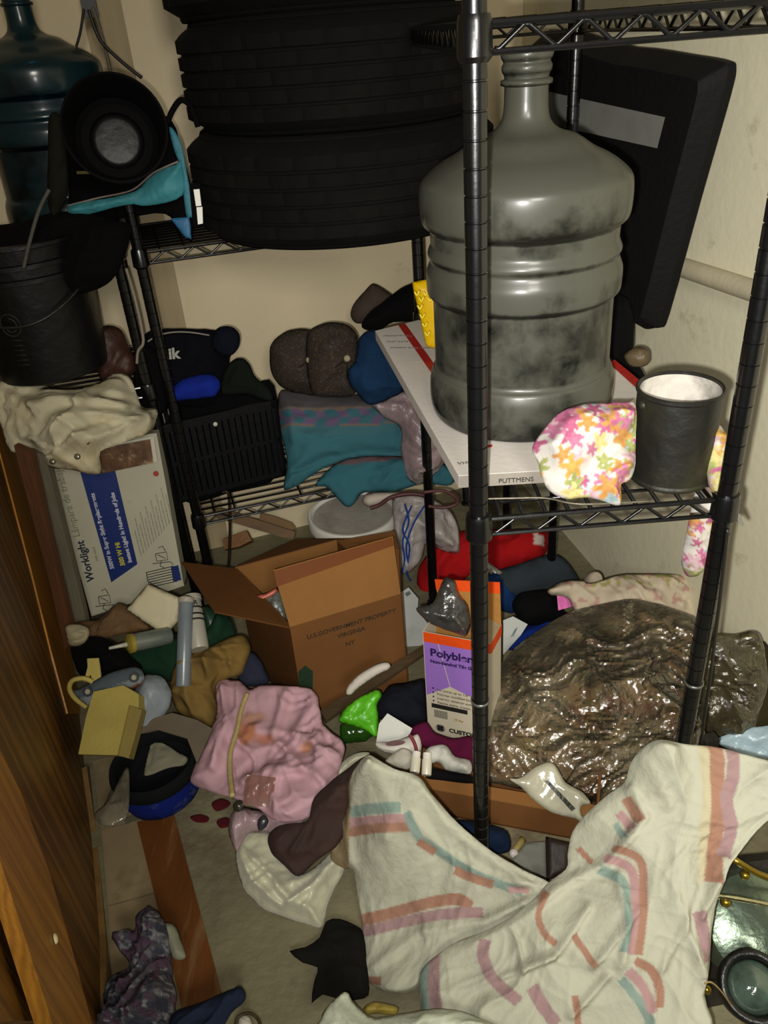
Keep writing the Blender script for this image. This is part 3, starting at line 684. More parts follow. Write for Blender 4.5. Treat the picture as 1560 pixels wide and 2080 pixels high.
# line drawings of the lamp
g = Geo()
def ln(pts, w=0.0011): g.tube([BP(x, y, 0.002) for x, y in pts], w, 5)
for cx, cy, s in [(212, 1222, 1.0), (328, 1135, 1.0)]:
    ln([(cx - 12 * s, cy - 10), (cx + 10 * s, cy - 14), (cx + 13 * s, cy + 2), (cx - 10 * s, cy + 5), (cx - 12 * s, cy - 10)]); ln([(cx - 8, cy - 8), (cx + 8, cy - 1)]); ln([(cx - 18, cy + 10), (cx + 18, cy + 6), (cx + 24, cy + 12)]); ln([(cx, cy + 4), (cx - 3, cy + 14), (cx + 8, cy + 20)]); ln([(cx - 6, cy - 22), (cx + 2, cy - 26), (cx + 8, cy - 16)])
for k in range(7): ln([(297 + k, 1163 + k * 5), (352 + k * 1.5, 1150 + k * 5)], 0.0012)
ln([(297, 1162), (300, 1180), (330, 1200)]); g.obj('line_drawing', M('print_line', '24241e', 0.6), t)
Geo().slab([BP(x, y, 0.0015) for x, y in [(347, 1152), (362, 1148), (368, 1178), (352, 1182)]], 0.001, BXn).obj('blue_patch', blue, t)
# photograph card with plastic sleeve hanging over box
Sc = Plane3(A + BXn * 0.03, B + BXn * 0.03, D + BXn * 0.03)
t = thing('photo_card', Sc.at(260, 960), 'brown printed card in a clear sleeve lying over the top of the lamp box', 'card')
flat_t('card', None, None, [(200, 912), (305, 893), (312, 940), (206, 962)], Sc, 0.002, M('card_brown', '5a3c22', 0.4, 0.5, 28, 0.05, dirt=('b0a080', 0.4, 22)), t)
flat_t('card_margin', None, None, [(305, 892), (313, 890), (320, 938), (312, 940)], Sc, 0.002, pap('card_margin', 'b8b0a0'), t)
g = Geo(); g.tube([Sc.at(x, y) + BXn * 0.002 for x, y in [(200, 914), (205, 908), (255, 898), (300, 890), (316, 888)]], 0.0016, 6); g.obj('sleeve_edge', M('sleeve_edge', 'd0d0c4', 0.15, spec=0.8), t, True)

# ================================================================ CRATE AND LUNCH BAG ON THE BACK RACK
c0, c1 = atz(352, 1026, ZL + 0.006), atz(583, 966, ZL + 0.006)
cu = nrm(c1 - c0); cn = nrm([cu[1], -cu[0], 0]); cw = np.linalg.norm(c1 - c0); chh = 0.255
t = thing('plastic_crate', (c0 + c1) / 2 - cn * 0.12, 'black slatted plastic crate on the lower wire shelf, stuffed with bags', 'crate')
crate_m = M('crate_plastic', '07080a', 0.5, 0.2, 12, 0.1, 50, spec=0.3)
def crate_wall(o, u, n, w, nm):
    g = Geo(); T = 0.008
    def bar(a0, a1, z0, z1):
        P = [o + u * a0 + [0, 0, z0], o + u * a1 + [0, 0, z0]]; g.hexa([P[0], P[1], P[1] - n * T, P[0] - n * T, P[0] + [0, 0, z1 - z0], P[1] + [0, 0, z1 - z0], P[1] - n * T + [0, 0, z1 - z0], P[0] - n * T + [0, 0, z1 - z0]])
    bar(0, w, 0, 0.022); bar(0, w, chh - 0.026, chh); bar(0, w, chh * 0.5 - 0.006, chh * 0.5 + 0.006); bar(0, 0.016, 0, chh); bar(w - 0.016, w, 0, chh)
    fr = g.obj(nm, crate_m, t)
    k = int((w - 0.032) / 0.018)
    for i in range(k):
        a = 0.016 + (w - 0.032) * (i + 0.15) / k; g2 = Geo(); P0 = o + u * a - n * 0.001; P1 = o + u * (a + 0.0145) - n * 0.001
        g2.hexa([P0 + [0, 0, 0.02], P1 + [0, 0, 0.02], P1 - n * 0.005 + [0, 0, 0.02], P0 - n * 0.005 + [0, 0, 0.02], P0 + [0, 0, chh - 0.02], P1 + [0, 0, chh - 0.02], P1 - n * 0.005 + [0, 0, chh - 0.02], P0 - n * 0.005 + [0, 0, chh - 0.02]])
        g2.obj('slat', crate_m, fr)
crate_wall(c0, cu, cn, cw, 'front_wall'); crate_wall(c1, -cn, cu, 0.26, 'side_wall'); crate_wall(c0 - cn * 0.26, cn, -cu, 0.26, 'side_wall'); crate_wall(c1 - cn * 0.26, -cu, -cn, cw, 'back_wall')
Geo().hexa([c0 + cn * 0, c1 + cn * 0, c1 - cn * 0.26, c0 - cn * 0.26] + [p + [0, 0, 0.006] for p in (c0, c1, c1 - cn * 0.26, c0 - cn * 0.26)]).obj('base', crate_m, t)
p = onplane(437, 861, c0, cn) + cn * 0.002; Geo().lathe([(0, 0.003), (0.006, 0.003), (0.0065, 0)], p, cn, 18).obj('white_stud', M('stud_white', 'c8ccb4', 0.5), t, True)
cY = lambda x, y, off: onplane(x, y, c0 - cn * off, cn)
class Wall_:
    def __init__(s, off): s.n = nrm(cn + np.array([0, 0, 0.3])); s.p = c0 - cn * off
    def at(s, x, y): return onplane(x, y, s.p, cn)
t = thing('lunch_bag', cY(390, 760, 0.08), 'black bag with white piping and the white letters ik, in the crate', 'bag')
patch('body', [(285, 690), (310, 672), (370, 668), (430, 670), (462, 672), (485, 680), (487, 700), (466, 728), (470, 760), (480, 800), (440, 825), (360, 828), (320, 835), (290, 830), (272, 780), (275, 720)], Wall_(0.10), navy_cloth, t, front=0.06, back=0.06, rim=0.07, wr=0.012, ws=0.09, seed=31)
cable('piping', [Wall_(0.035).at(*p) for p in [(300, 694), (320, 682), (350, 675), (385, 675), (425, 681)]], 0.0022, M('piping_white', '8e877a', 0.5), t)
lump('black_clothing', 'black clothing filling the crate behind its slats', 'clothes', [(345, 830), (420, 800), (500, 785), (556, 785), (566, 960), (470, 1000), (362, 1010)], 450, 900, c0[1] + 0.16, black_cloth, tilt=85, front=0.03, back=0.05, rim=0.04, wr=0.01, seed=36)
wl = Wall_(0.028); text('lettering', 'ik', wl.at(343, 729), nrm(wl.at(368, 727) - wl.at(343, 729)), [-0.15, 0, 1], 0.042, M('letter_white', 'a5a598', 0.5), t, 0.0015)
lump('rolled_strap', 'dark blue rolled strap end sticking up at the right of the letter bag', 'strap', [(440, 668), (470, 663), (487, 680), (485, 705), (468, 722), (445, 718), (430, 700)], 460, 695, 2.10, fab('navy_webbing', '090d18'), tilt=70, front=0.03, back=0.02, rim=0.025, wr=0.004, seed=32, step=5)
lump('royal_blue_cloth', 'royal blue cloth tucked in the black crate below the letter bag', 'cloth', [(362, 775), (395, 764), (430, 762), (447, 778), (440, 800), (425, 808), (355, 815), (340, 806)], 400, 790, 2.02, fab('royal_cloth', '122684'), tilt=70, front=0.035, back=0.02, rim=0.03, wr=0.006, seed=33, step=5)
lump('dark_green_cloth', 'very dark green cloth bulging at the back right of the crate', 'cloth', [(455, 755), (470, 735), (488, 726), (505, 736), (520, 765), (548, 790), (550, 815), (500, 800), (450, 800)], 495, 775, 2.16, fab('black_green', '10140e'), tilt=70, front=0.03, back=0.02, rim=0.03, wr=0.008, seed=34, step=5)
lump('black_sleeve', 'black fabric hanging down at the left of the crate behind the rack post', 'cloth', [(270, 720), (300, 700), (330, 740), (338, 820), (322, 842), (292, 838), (276, 790)], 300, 780, 2.02, black_cloth, tilt=80, front=0.03, back=0.02, rim=0.04, wr=0.01, seed=35)

# ================================================================ TOWELS, CAPS, BLUE BUNDLE ON THE LOWER SHELF
def towel_paint(PV):
    x, y = PV[:, 0], PV[:, 1]; C = np.tile(np.array(lin('4a4648')), (len(PV), 1)); v = y - (x - 600) * (-0.12) - 18 * np.sin((x - 600) / 130)
    def band(a, b, c):
        m = (v > a) & (v < b); C[m] = lin(c)
    band(838, 872, '5a4c66'); band(872, 890, '3a6068'); band(835, 840, '6b5a50'); band(870, 874, '6b5a50'); band(890, 1000, '336069')
    m = (v > 838) & (v < 870) & ((np.floor((x + (v - 838) * 0.6 * np.sign(v - 854)) / 22).astype(int) % 2) == 0); C[m] = lin('355b64'); return C
tw = fab('towel_print', 'ffffff', attr=True)
lump('striped_towel', 'purple, grey and teal patterned towel spread on the lower wire shelf', 'towel', [(566, 800), (600, 795), (690, 805), (760, 800), (830, 810), (850, 860), (870, 930), (850, 948), (760, 925), (700, 935), (640, 960), (600, 990), (575, 995), (585, 940), (570, 870)], 700, 880, 2.16, tw, tilt=52, front=0.05, back=0.03, rim=0.06, wr=0.014, ws=0.12, seed=41, paint=towel_paint, step=5,
     creases=[([(600, 960), (660, 935), (740, 918), (850, 925)], -0.02, 5)])
def towel_paint2(PV):
    x, y = PV[:, 0], PV[:, 1]; C = np.tile(np.array(lin('2f5c66')), (len(PV), 1)); C[(y < 950 - (x - 650) * 0.08) & (x < 840)] = lin('5a484c'); return C
lump('teal_garment', 'teal garment with a grey edge folded below the patterned towel', 'garment', [(640, 985), (680, 945), (740, 925), (850, 928), (915, 950), (918, 985), (860, 985), (800, 1000), (740, 1000), (712, 1028), (690, 1020), (665, 990)], 770, 970, 2.06, fab('teal_print', 'ffffff', attr=True), tilt=52, front=0.05, back=0.03, rim=0.04, wr=0.016, ws=0.10, seed=42, paint=towel_paint2, step=5)
lump('white_hem', 'white cloth hem poking out below the teal garment over the white bucket', 'cloth', [(736, 1018), (745, 1004), (775, 1000), (830, 1000), (860, 1004), (800, 1012), (770, 1026), (748, 1030)], 770, 1014, 1.96, fab('hem_white', 'a89c90'), tilt=60, front=0.025, back=0.015, rim=0.015, wr=0.004, seed=43, step=4)
cable('maroon_strap', [aty(*p, 1.93) for p in [(752, 1032), (770, 1026), (795, 1010), (830, 1003), (862, 1006)]], 0.006, M('strap_maroon', '431c1c', 0.6), None, label='maroon strap edge along the white hem below the teal garment', cat='strap')
mesh_m = M('cap_mesh', '24180e', 0.8, 0.3, 16, 0.6, 220, dirt=('57462e', 0.3, 170))
def cap(name, label, O, Yc, ax, ay, mat, btn, seed, brim=None):
    t = thing(name, aty(ax, ay, Yc), label, 'cap', None)
    o = patch('crown', O, Plane(78, aty(ax, ay, Yc)), mat, t, step=5, front=0.075, back=0.02, rim=0.09, wr=0.008, ws=0.07, seed=seed)
    if btn: p = aty(btn[0], btn[1], Yc - 0.085); Geo().lathe([(0, 0.006), (0.006, 0.005), (0.009, 0)], p, (0, -1, 0.3), 16).obj('button', M('cap_button', '8a8068', 0.7), t, True)
    for k in range(3):
        x0 = btn[0] + (-1 + k) * 26; P = [aty(btn[0] + (x0 - btn[0]) * s, btn[1] + s * (45 if k == 1 else 20) * 1.0, Yc - 0.083 + 0.05 * s * s) for s in (0, 0.4, 0.8, 1.2)]
        Geo().tube(bez(P, 4), 0.0016, 5).obj('seam', M('cap_seam', '120d08', 0.8), t, True)
    return t
cap('mesh_cap', 'brown mesh baseball cap farther to the left, with pale button', [(548, 740), (550, 705), (570, 680), (600, 668), (640, 672), (660, 700), (668, 750), (650, 800), (610, 798), (575, 788), (556, 765)], 2.24, 600, 735, mesh_m, (628, 731), 51)
cap('mesh_cap', 'brown mesh baseball cap wedged against the dark blue bundle', [(622, 700), (630, 670), (665, 655), (705, 660), (727, 685), (728, 740), (722, 800), (670, 806), (635, 798), (625, 750)], 2.16, 680, 735, mesh_m, (705, 728), 52)
lump('navy_bundle', 'dark blue terry cloth bundle hanging beside the white carton', 'cloth', [(728, 690), (750, 672), (775, 672), (790, 700), (815, 745), (822, 790), (790, 812), (760, 822), (735, 812), (712, 785), (705, 755), (722, 735)], 765, 745, 2.08, fab('navy_terry', '15304e', bump=0.8, bs=220), tilt=75, front=0.07, back=0.04, rim=0.06, wr=0.014, ws=0.06, seed=53)
lump('brown_hat', 'dark brown hat leaning on the wall above the mesh caps', 'hat', [(712, 640), (718, 618), (740, 592), (758, 576), (785, 590), (798, 606), (770, 640), (745, 655), (722, 655)], 752, 615, 2.42, M('brown_suede_dark', '3c2f22', 0.8, 0.2, 9, 0.2), tilt=80, front=0.04, back=0.015, rim=0.04, wr=0.004, seed=54, step=5)
lump('black_shoe', 'black cloth shoe lying above the white carton behind the rack post', 'shoe', [(735, 665), (745, 640), (775, 615), (800, 595), (835, 578), (870, 575), (880, 640), (850, 652), (800, 655), (765, 672)], 800, 630, 2.20, black_cloth, tilt=70, front=0.05, back=0.03, rim=0.04, wr=0.008, seed=55, step=5)
lump('pink_white_bag', 'pale pink and white crumpled plastic bag hanging below the carton beside the rack post', 'bag', [(745, 808), (775, 815), (800, 800), (835, 800), (870, 850), (905, 900), (900, 940), (870, 975), (850, 985), (825, 970), (812, 920), (812, 870), (780, 850)], 840, 890, 2.075, M('pink_poly', '8f7a7c', 0.35, 0.25, 9, 0.4, 60, dirt=('7f8074', 0.5, 8), crease=(18, 0.012)), tilt=70, front=0.04, back=0.03, rim=0.04, wr=0.02, ws=0.06, seed=56, step=5)

# ================================================================ WHITE CARTON, FLORAL CLOTH, BLACK CAN, YELLOW CUP
zb = ZM + 0.007
bp = [atz(x, y, ZM + 0.031) for x, y in [(762, 672), (931, 966), (1112, 955), (1312, 790), (1240, 735), (850, 650)]]
t = thing('white_carton', atz(1000, 900, zb), 'flat white carton with red stripes under the big bottle', 'box')
Geo().slab(bp, 0.022, (0, 0, 1)).obj('body', pap('carton_white', 'c9c1b8'), t)
redp = M('print_red_stripe', 'a02018', 0.5, 0.05)
def ctop(pts, m, nm): return Geo().slab([atz(x, y, ZM + 0.0322) for x, y in pts], 0.0008, (0, 0, 1)).obj(nm, m, t)
ctop([(809, 660), (823, 657), (890, 750), (884, 768)], redp, 'red_stripe'); ctop([(1238, 738), (1248, 730), (1316, 786), (1300, 794)], redp, 'red_stripe'); ctop([(960, 912), (1000, 907), (1000, 903), (960, 906)], redp, 'red_stripe')
lx = nrm(atz(820, 660, ZM) - atz(775, 668, ZM))
for i, s in enumerate(['PRIORITY MAIL', 'FLAT RATE', 'Customs forms required']): text('lettering', s, atz(778 + i * 7, 683 + i * 12, ZM + 0.034), nrm(atz(812, 683, ZM) - atz(778, 683, ZM)), nrm(atz(778, 670, ZM) - atz(783, 684, ZM)), 0.010, M('print_faint', '6e6a62', 0.6), t)
text('lettering', 'VHS', atz(930, 944, ZM + 0.034), (1, 0.05, 0), (0, 1, 0), 0.012, M('print_faint', '6e6a62', 0.6), t)
fe = Geo().slab([bp[1] + [0, 0, -0.001], bp[2] + [0, 0, -0.001], bp[2] + [0, 0, -0.022], bp[1] + [0, 0, -0.022]], 0.001).obj('torn_edge', M('kraft_edge', '8a7a5a', 0.8), t)
text('lettering', 'PUTTMENS', bp[1] * 0.55 + bp[2] * 0.45 + np.array([0, -0.0015, -0.017]), bp[2] - bp[1], (0, 0, 1), 0.011, ink, t)
# floral cloth
def floral(seed, sc=34.0, base='bcb6ae'):
    rr_ = random.Random(seed)
    def f(PV):
        C = np.tile(np.array(lin(base)), (len(PV), 1)); lo, hi = PV.min(0), PV.max(0)
        cols = ['a85f7c', 'b08048', 'a05572', 'b4904c', 'b4969c', '8a8e58', 'aa6a84', 'b8ac74', '8ca0a4']
        nfl = int((hi[0] - lo[0]) * (hi[1] - lo[1]) / (sc * sc) * 1.7) + 4
        for k in range(nfl):
            cx, cy = rr_.uniform(lo[0], hi[0]), rr_.uniform(lo[1], hi[1]); r0 = sc * rr_.uniform(0.4, 0.8); ph = rr_.random() * 6.3
            d = np.hypot(PV[:, 0] - cx, PV[:, 1] - cy); th = np.arctan2(PV[:, 1] - cy, PV[:, 0] - cx)
            r = r0 * (0.72 + 0.28 * np.cos(5 * th + ph)); c = np.array(lin(rr_.choice(cols))); m = d < r; C[m] = c * (0.72 + 0.42 * (d / r)[m])[:, None]
            m = d < r0 * 0.3; C[m] = c * 1.1
        return C
    return f
flm = fab('floral_cloth', 'ffffff', attr=True)
t = thing('floral_cloth', atz(1180, 1000, ZM + 0.01), 'bright pink and yellow floral cloth crumpled beside the black can', 'cloth')
patch('front_bundle', [(1080, 910), (1100, 875), (1135, 838), (1185, 820), (1230, 818), (1262, 818), (1290, 825), (1292, 900), (1280, 968), (1262, 985), (1262, 1020), (1250, 1026), (1200, 1010), (1150, 1015), (1118, 1000), (1100, 975), (1092, 945)], Plane(55, atz(1190, 1010, ZM + 0.03)), flm, t, step=4, front=0.035, back=0.02, rim=0.035, wr=0.02, ws=0.06, seed=61, paint=floral(3))
patch('hanging_end', [(1412, 1000), (1440, 990), (1452, 1020), (1450, 1080), (1435, 1140), (1420, 1168), (1395, 1168), (1384, 1140), (1392, 1090), (1402, 1040)], Plane(80, aty(1420, 1080, 1.16)), flm, t, step=4, front=0.02, back=0.015, rim=0.02, wr=0.008, ws=0.04, seed=62, paint=floral(5, 30))
patch('back_bundle', [(1430, 870), (1460, 862), (1478, 900), (1480, 960), (1462, 1000), (1440, 985)], Plane(60, atz(1450, 960, ZM + 0.03)), flm, t, step=4, front=0.03, back=0.02, rim=0.02, wr=0.008, ws=0.04, seed=63, paint=floral(6, 30))
# black can
cc = np.array([0.4475, 1.078, ZM + 0.005])
t = thing('black_can', cc, 'open black metal can with a whitish inside, near the shelf corner', 'can')
canm = M('can_black', '15140f', 0.5, 0.35, 7, 0.2, 40, dirt=('2c2a18', 0.4, 6))
Geo().lathe([(0, 0), (0.060, 0), (0.0625, 0.003), (0.0625, 0.006), (0.060, 0.009), (0.0605, 0.140), (0.063, 0.143), (0.063, 0.147), (0.0605, 0.149), (0.058, 0.147), (0.0575, 0.012), (0, 0.012)], cc, seg=56).obj('body', canm, t, True, sharp=30)
rs = random.Random(4)
Geo().lathe([(0.0572, 0.144), (0.0572, 0.072), (0.045, 0.070), (0, 0.068)], cc, seg=56, radial=lambda j, k: 0).obj('inside_residue', M('can_residue', 'b8b2a8', 0.7, 0.2, 14, 0.3, dirt=('1c1814', 0.6, 11)), t, True)
Geo().lathe([(0, 0.006), (0.005, 0.005), (0.008, 0)], cc + np.array([-0.058, -0.012, 0.128]), (-1, -0.3, 0), 16).obj('handle_ear', canm, t, True)
# yellow cup
yc = atz(868, 700, ZM + 0.033); yc = aty(868, 700, 1.56)
t = thing('yellow_wrapper', aty(868, 700, 1.56), 'bright yellow creased plastic cup behind the big bottle', 'cup')
ym = M('yellow_plastic', 'd2a800', 0.35, 0.1, 9, 0.1, spec=0.5)
patch('wall', [(838, 580), (845, 572), (880, 566), (920, 566), (925, 640), (915, 704), (872, 706), (862, 690), (852, 640)], Plane(78, aty(868, 640, 1.62)), ym, t, step=4, front=0.03, back=0.03, rim=0.04, wr=0.003, seed=64)
for k in range(9):
    x = 842 + (k % 5) * 9 if k < 5 else 848 + (k - 5) * 5; y = 592 + (k % 2) * 12 if k < 5 else 620 + (k - 5) * 18
    cable('ridge', [aty(x, y, 1.575), aty(x + 5, y + 8, 1.573), aty(x + 10, y - 2, 1.575)], 0.0022, M('yellow_ridge', 'e6c81c', 0.3), t, n=3, seg=6)
# dark objects behind the bottle on the right
lump('black_duffel', 'black soft bag squeezed behind the big bottle against the wall', 'bag', [(1180, 600), (1262, 600), (1285, 640), (1288, 700), (1275, 730), (1300, 745), (1318, 790), (1290, 800), (1240, 760), (1190, 740)], 1250, 690, 1.72, black_cloth, tilt=70, front=0.05, back=0.03, rim=0.05, wr=0.01, seed=65)
lump('brown_wrapper', 'small brown crumpled wrapper at the wall behind the carton corner', 'wrapper', [(1268, 722), (1285, 708), (1305, 706), (1318, 716), (1318, 738), (1300, 745), (1280, 742)], 1295, 728, 1.62, M('wrapper_brown', '5e5038', 0.5, 0.2, 14, 0.3), tilt=60, front=0.02, back=0.01, rim=0.02, wr=0.006, ws=0.03, seed=66, step=4)
# cord down the right front post, clip
cable('black_cable', [aty(*p, 0.985) for p in [(1478, 1075), (1470, 1150), (1462, 1220), (1452, 1300), (1442, 1380), (1432, 1450), (1424, 1510)]], 0.0028, cord_m, None, label='thin black cord hanging along the right front rack post', cat='cord')
Geo().box(aty(1440, 1508, 1.02), 0.028, 0.02, 0.026, 10).obj('cable_plug', M('plug_black', '0e0e0f', 0.4), None, label='small black plug at the lower end of the thin black cord', cat='plug')
flat_t('plastic_clip', 'small grey plastic clip on the right front post collar', 'clip', [(1496, 1040), (1504, 1045), (1512, 1066), (1508, 1071), (1499, 1062)], Plane(85, aty(1505, 1055, 0.99)), 0.004, M('clip_grey', '6a665a', 0.5))
cable('thin_wire', [atz(960, 1014, ZM + 0.008), atz(1040, 1012, ZM + 0.008), atz(1110, 1012, ZM + 0.010), atz(1180, 1024, ZM + 0.010), atz(1320, 1018, ZM + 0.008)], 0.0016, M('wire_grey', '6b6455', 0.4, metal=0.5), None, label='thin grey wire lying across the front of the wire shelf', cat='wire')
cable('brown_strap', [aty(*p, 1.90) for p in [(860, 1000), (900, 997), (925, 1010), (926, 1024), (900, 1031), (870, 1028)]], 0.005, M('strap_brown', '4a2420', 0.6), None, label='loop of reddish brown strap hanging between the rack posts', cat='strap')

# ================================================================ WHITE BUCKET AND THINGS UNDER THE LOWER SHELF
gb = aty(716, 1040, 2.26)
t = thing('bucket', (gb[0], gb[1], 0.0), 'white bucket with a dusty grey lid under the teal garment', 'bucket')
zr = gb[2]; cb = np.array([gb[0], gb[1], 0.0])
Geo().lathe([(0, 0), (0.115, 0), (0.126, 0.004), (0.136, zr - 0.05), (0.136, zr - 0.02), (0.0, zr - 0.02)], cb, seg=56).obj('shell', white_m, t, True, sharp=30)
Geo().lathe([(0.138, zr - 0.040), (0.148, zr - 0.037), (0.149, zr - 0.006), (0.146, zr), (0.138, zr), (0.133, zr - 0.010), (0.131, zr - 0.011)], cb, seg=56).obj('lid_rim', white_m, t, True, sharp=35)
Geo().lathe([(0.1325, zr - 0.013), (0.1325, zr - 0.010), (0.0, zr - 0.011)], cb, seg=56).obj('lid', M('lid_dusty', 'a09a90', 0.5, 0.1, 12, 0.1, dirt=('7e766a', 0.4, 9)), t, True, sharp=35)
flat_t('wood_strip', 'long brown wooden strip slanting under the lower wire shelf', 'wood', [(428, 1034), (450, 1033), (600, 1080), (596, 1094), (575, 1092), (440, 1052)], Plane(60, aty(510, 1070, 2.18)), 0.015, M('wood_strip', '5e4526', 0.7, 0.25, 8, 0.2, stretch=(1, 4, 4)))
flat_t('wood_paddle', 'rounded brown wooden paddle end just above the slanting strip', 'wood', [(528, 1042), (560, 1050), (592, 1062), (600, 1072), (592, 1078), (560, 1072), (526, 1062)], Plane(60, aty(560, 1060, 2.26)), 0.012, M('wood_paddle', '6b4e24', 0.7, 0.25, 8, 0.2))
flat_t('wood_block', 'small orange brown wooden block near the back wall base', 'block', [(450, 1096), (500, 1077), (511, 1098), (484, 1111), (456, 1116)], Plane(50, aty(480, 1098, 2.22)), 0.04, M('wood_block', '6e4412', 0.6, 0.25, 10, 0.2))
cable('shelf_hook', [aty(*p, 2.10) for p in [(452, 1000), (464, 1004), (467, 1060), (466, 1120), (464, 1150)]], 0.0045, M('hook_metal', '2e2418', 0.5, metal=0.3), None, label='dark metal hook rod dropping from the lower wire shelf', cat='hook')
white_poly = M('white_poly', 'a09894', 0.4, 0.12, 9, 0.4, 50, crease=(16, 0.014))
lump('white_plastic_bag', 'white crumpled plastic bag with blue cords beside the white bucket', 'bag', [(800, 1010), (850, 1008), (905, 1030), (930, 1060), (935, 1120), (900, 1120), (868, 1100), (855, 1140), (820, 1165), (805, 1130), (800, 1070)], 860, 1080, 2.14, white_poly, tilt=65, front=0.05, back=0.04, rim=0.05, wr=0.025, ws=0.06, seed=71, step=5)
bluec = M('blue_cord', '1c3c8a', 0.4)
for i, pts in enumerate([[(822, 1024), (830, 1060), (818, 1100), (822, 1140), (812, 1175)], [(836, 1028), (818, 1075), (832, 1110), (826, 1160), (834, 1180)], [(866, 1022), (842, 1060), (826, 1105), (828, 1140)]]):
    cable('blue_cable', [aty(x, y, 2.07) for x, y in pts], 0.0028, bluec, None, label=['leftmost blue cord looping down from the white plastic bag', 'middle blue cord knotted through the white plastic bag', 'blue cord curving in from the right over the white plastic bag'][i], cat='cord')
def white_red(PV):
    C = np.tile(np.array(lin('9c1014')), (len(PV), 1)); C[(PV[:, 0] > 1078) & (PV[:, 0] < 1100) & (PV[:, 1] > 1095) & (PV[:, 1] < 1118) & (PV[:, 1] - 1095 > (PV[:, 0] - 1080) * 0.3)] = lin('b8a8a0'); return C
lump('red_shirt', 'bright red cloth heaped behind the rack posts under the middle shelf', 'cloth', [(865, 1130), (900, 1090), (960, 1078), (1040, 1076), (1110, 1082), (1114, 1110), (1100, 1135), (1060, 1152), (1010, 1160), (960, 1165), (935, 1190), (905, 1230), (870, 1245), (850, 1210), (850, 1160)], 980, 1130, 2.17, fab('red_cloth', 'ffffff', attr=True), tilt=42, front=0.06, back=0.04, rim=0.05, wr=0.022, ws=0.09, seed=72, paint=white_red, step=5)
lump('grey_blue_cushion', 'dark grey blue rounded cushion below the red cloth', 'cushion', [(1000, 1165), (1060, 1145), (1110, 1128), (1140, 1130), (1165, 1155), (1180, 1190), (1160, 1215), (1100, 1225), (1040, 1225), (1000, 1200)], 1100, 1180, 1.98, fab('slate_cloth', '2c3338'), tilt=55, front=0.06, back=0.05, rim=0.07, wr=0.006, seed=73)
lump('dark_blue_cloth', 'dark blue cloth behind the orange edged box', 'cloth', [(985, 1180), (1010, 1165), (1045, 1200), (1060, 1225), (1045, 1245), (1020, 1240), (1000, 1225)], 1025, 1210, 1.95, fab('dark_royal', '14305c'), tilt=60, front=0.03, back=0.02, rim=0.03, wr=0.008, seed=74, step=5)
lump('clear_strip', 'clear plastic strip lying across the dark cushion', 'wrapper', [(985, 1140), (1000, 1148), (1050, 1185), (1062, 1205), (1050, 1210), (1000, 1170), (980, 1155)], 1020, 1175, 1.98, M('milky_film', '77746a', 0.2, 0.2, 9, 0.3, spec=0.7), tilt=60, thin=0.002, front=0.008, rim=0.02, wr=0.004, seed=75, step=5)
lump('black_pouch', 'black pouch with rounded corner lying beside the pink label', 'pouch', [(1045, 1215), (1060, 1203), (1110, 1196), (1130, 1200), (1138, 1225), (1150, 1245), (1172, 1238), (1170, 1258), (1110, 1268), (1070, 1270), (1048, 1250), (1040, 1230)], 1100, 1235, 1.80, black_cloth, tilt=45, front=0.04, back=0.03, rim=0.03, wr=0.004, seed=76, step=5)
flat_t('pink_label', 'bright pink label between the black pouch and the pale cloth', 'label', [(1130, 1195), (1152, 1192), (1162, 1232), (1134, 1240)], Plane(50, aty(1145, 1215, 1.70)), 0.002, M('pink_label', 'c8509a', 0.5))
def creamp(PV):
    C = np.tile(np.array(lin('b5a790')), (len(PV), 1)); m = vn(PV[:, 0] / 9, PV[:, 1] / 9, 4) > 0.66; C[m & (PV[:, 1] < 1195)] = lin('8f8a55'); m = vn(PV[:, 0] / 11, PV[:, 1] / 11, 9) > 0.74; C[m] = lin('a88478'); return C
crf = fab('cream_floral', 'ffffff', attr=True)
lump('cream_cloth', 'cream floral cloth heaped along the right wall behind the clear bag', 'cloth', [(1112, 1198), (1140, 1185), (1180, 1180), (1200, 1185), (1250, 1172), (1320, 1165), (1380, 1168), (1400, 1190), (1420, 1240), (1380, 1262), (1300, 1240), (1220, 1245), (1180, 1250), (1165, 1235), (1150, 1215), (1120, 1210)], 1270, 1215, 1.65, crf, tilt=45, front=0.05, back=0.02, rim=0.04, wr=0.022, ws=0.07, seed=77, paint=creamp, step=5)
mc = aty(1205, 1178, 1.76)
t = thing('small_jar', mc, 'tiny white round jar lying on top of the cream cloth', 'jar')
Geo().lathe([(0, -0.02), (0.018, -0.02), (0.021, 0), (0.020, 0.018), (0.015, 0.024), (0, 0.025)], mc, (0.2, -0.6, 0.7), 28).obj('body', M('jar_white', 'a89a88', 0.4, 0.2, 20, 0.1), t, True, sharp=40)
lump('royal_blue_shirt', 'royal blue cloth beside the shipping envelope behind the clear bag', 'cloth', [(1040, 1300), (1060, 1275), (1100, 1255), (1135, 1258), (1150, 1265), (1110, 1295), (1060, 1310), (1035, 1320)], 1090, 1285, 1.78, fab('royal_cloth2', '0e2a78'), tilt=45, front=0.04, back=0.03, rim=0.03, wr=0.01, ws=0.05, seed=78, step=5)
def env(name, label, pts, Yv, ax, ay, tilt, lbl):
    S_ = Plane(tilt, aty(ax, ay, Yv)); t = thing(name, S_.at(ax, ay), label, 'envelope')
    Geo().slab([S_.at(*p) for p in pts], 0.004, S_.n).obj('sleeve', pap('envelope_white', 'a8aaa6', dirt=('8c8c84', 0.4, 10)), t)
    S3 = Plane(tilt, S_.p + S_.n * 0.001); Geo().slab([S3.at(*p) for p in lbl], 0.0008, S_.n).obj('printed_label', M('print_bar', '5a6460', 0.6, 0.5, 60, 0), t)
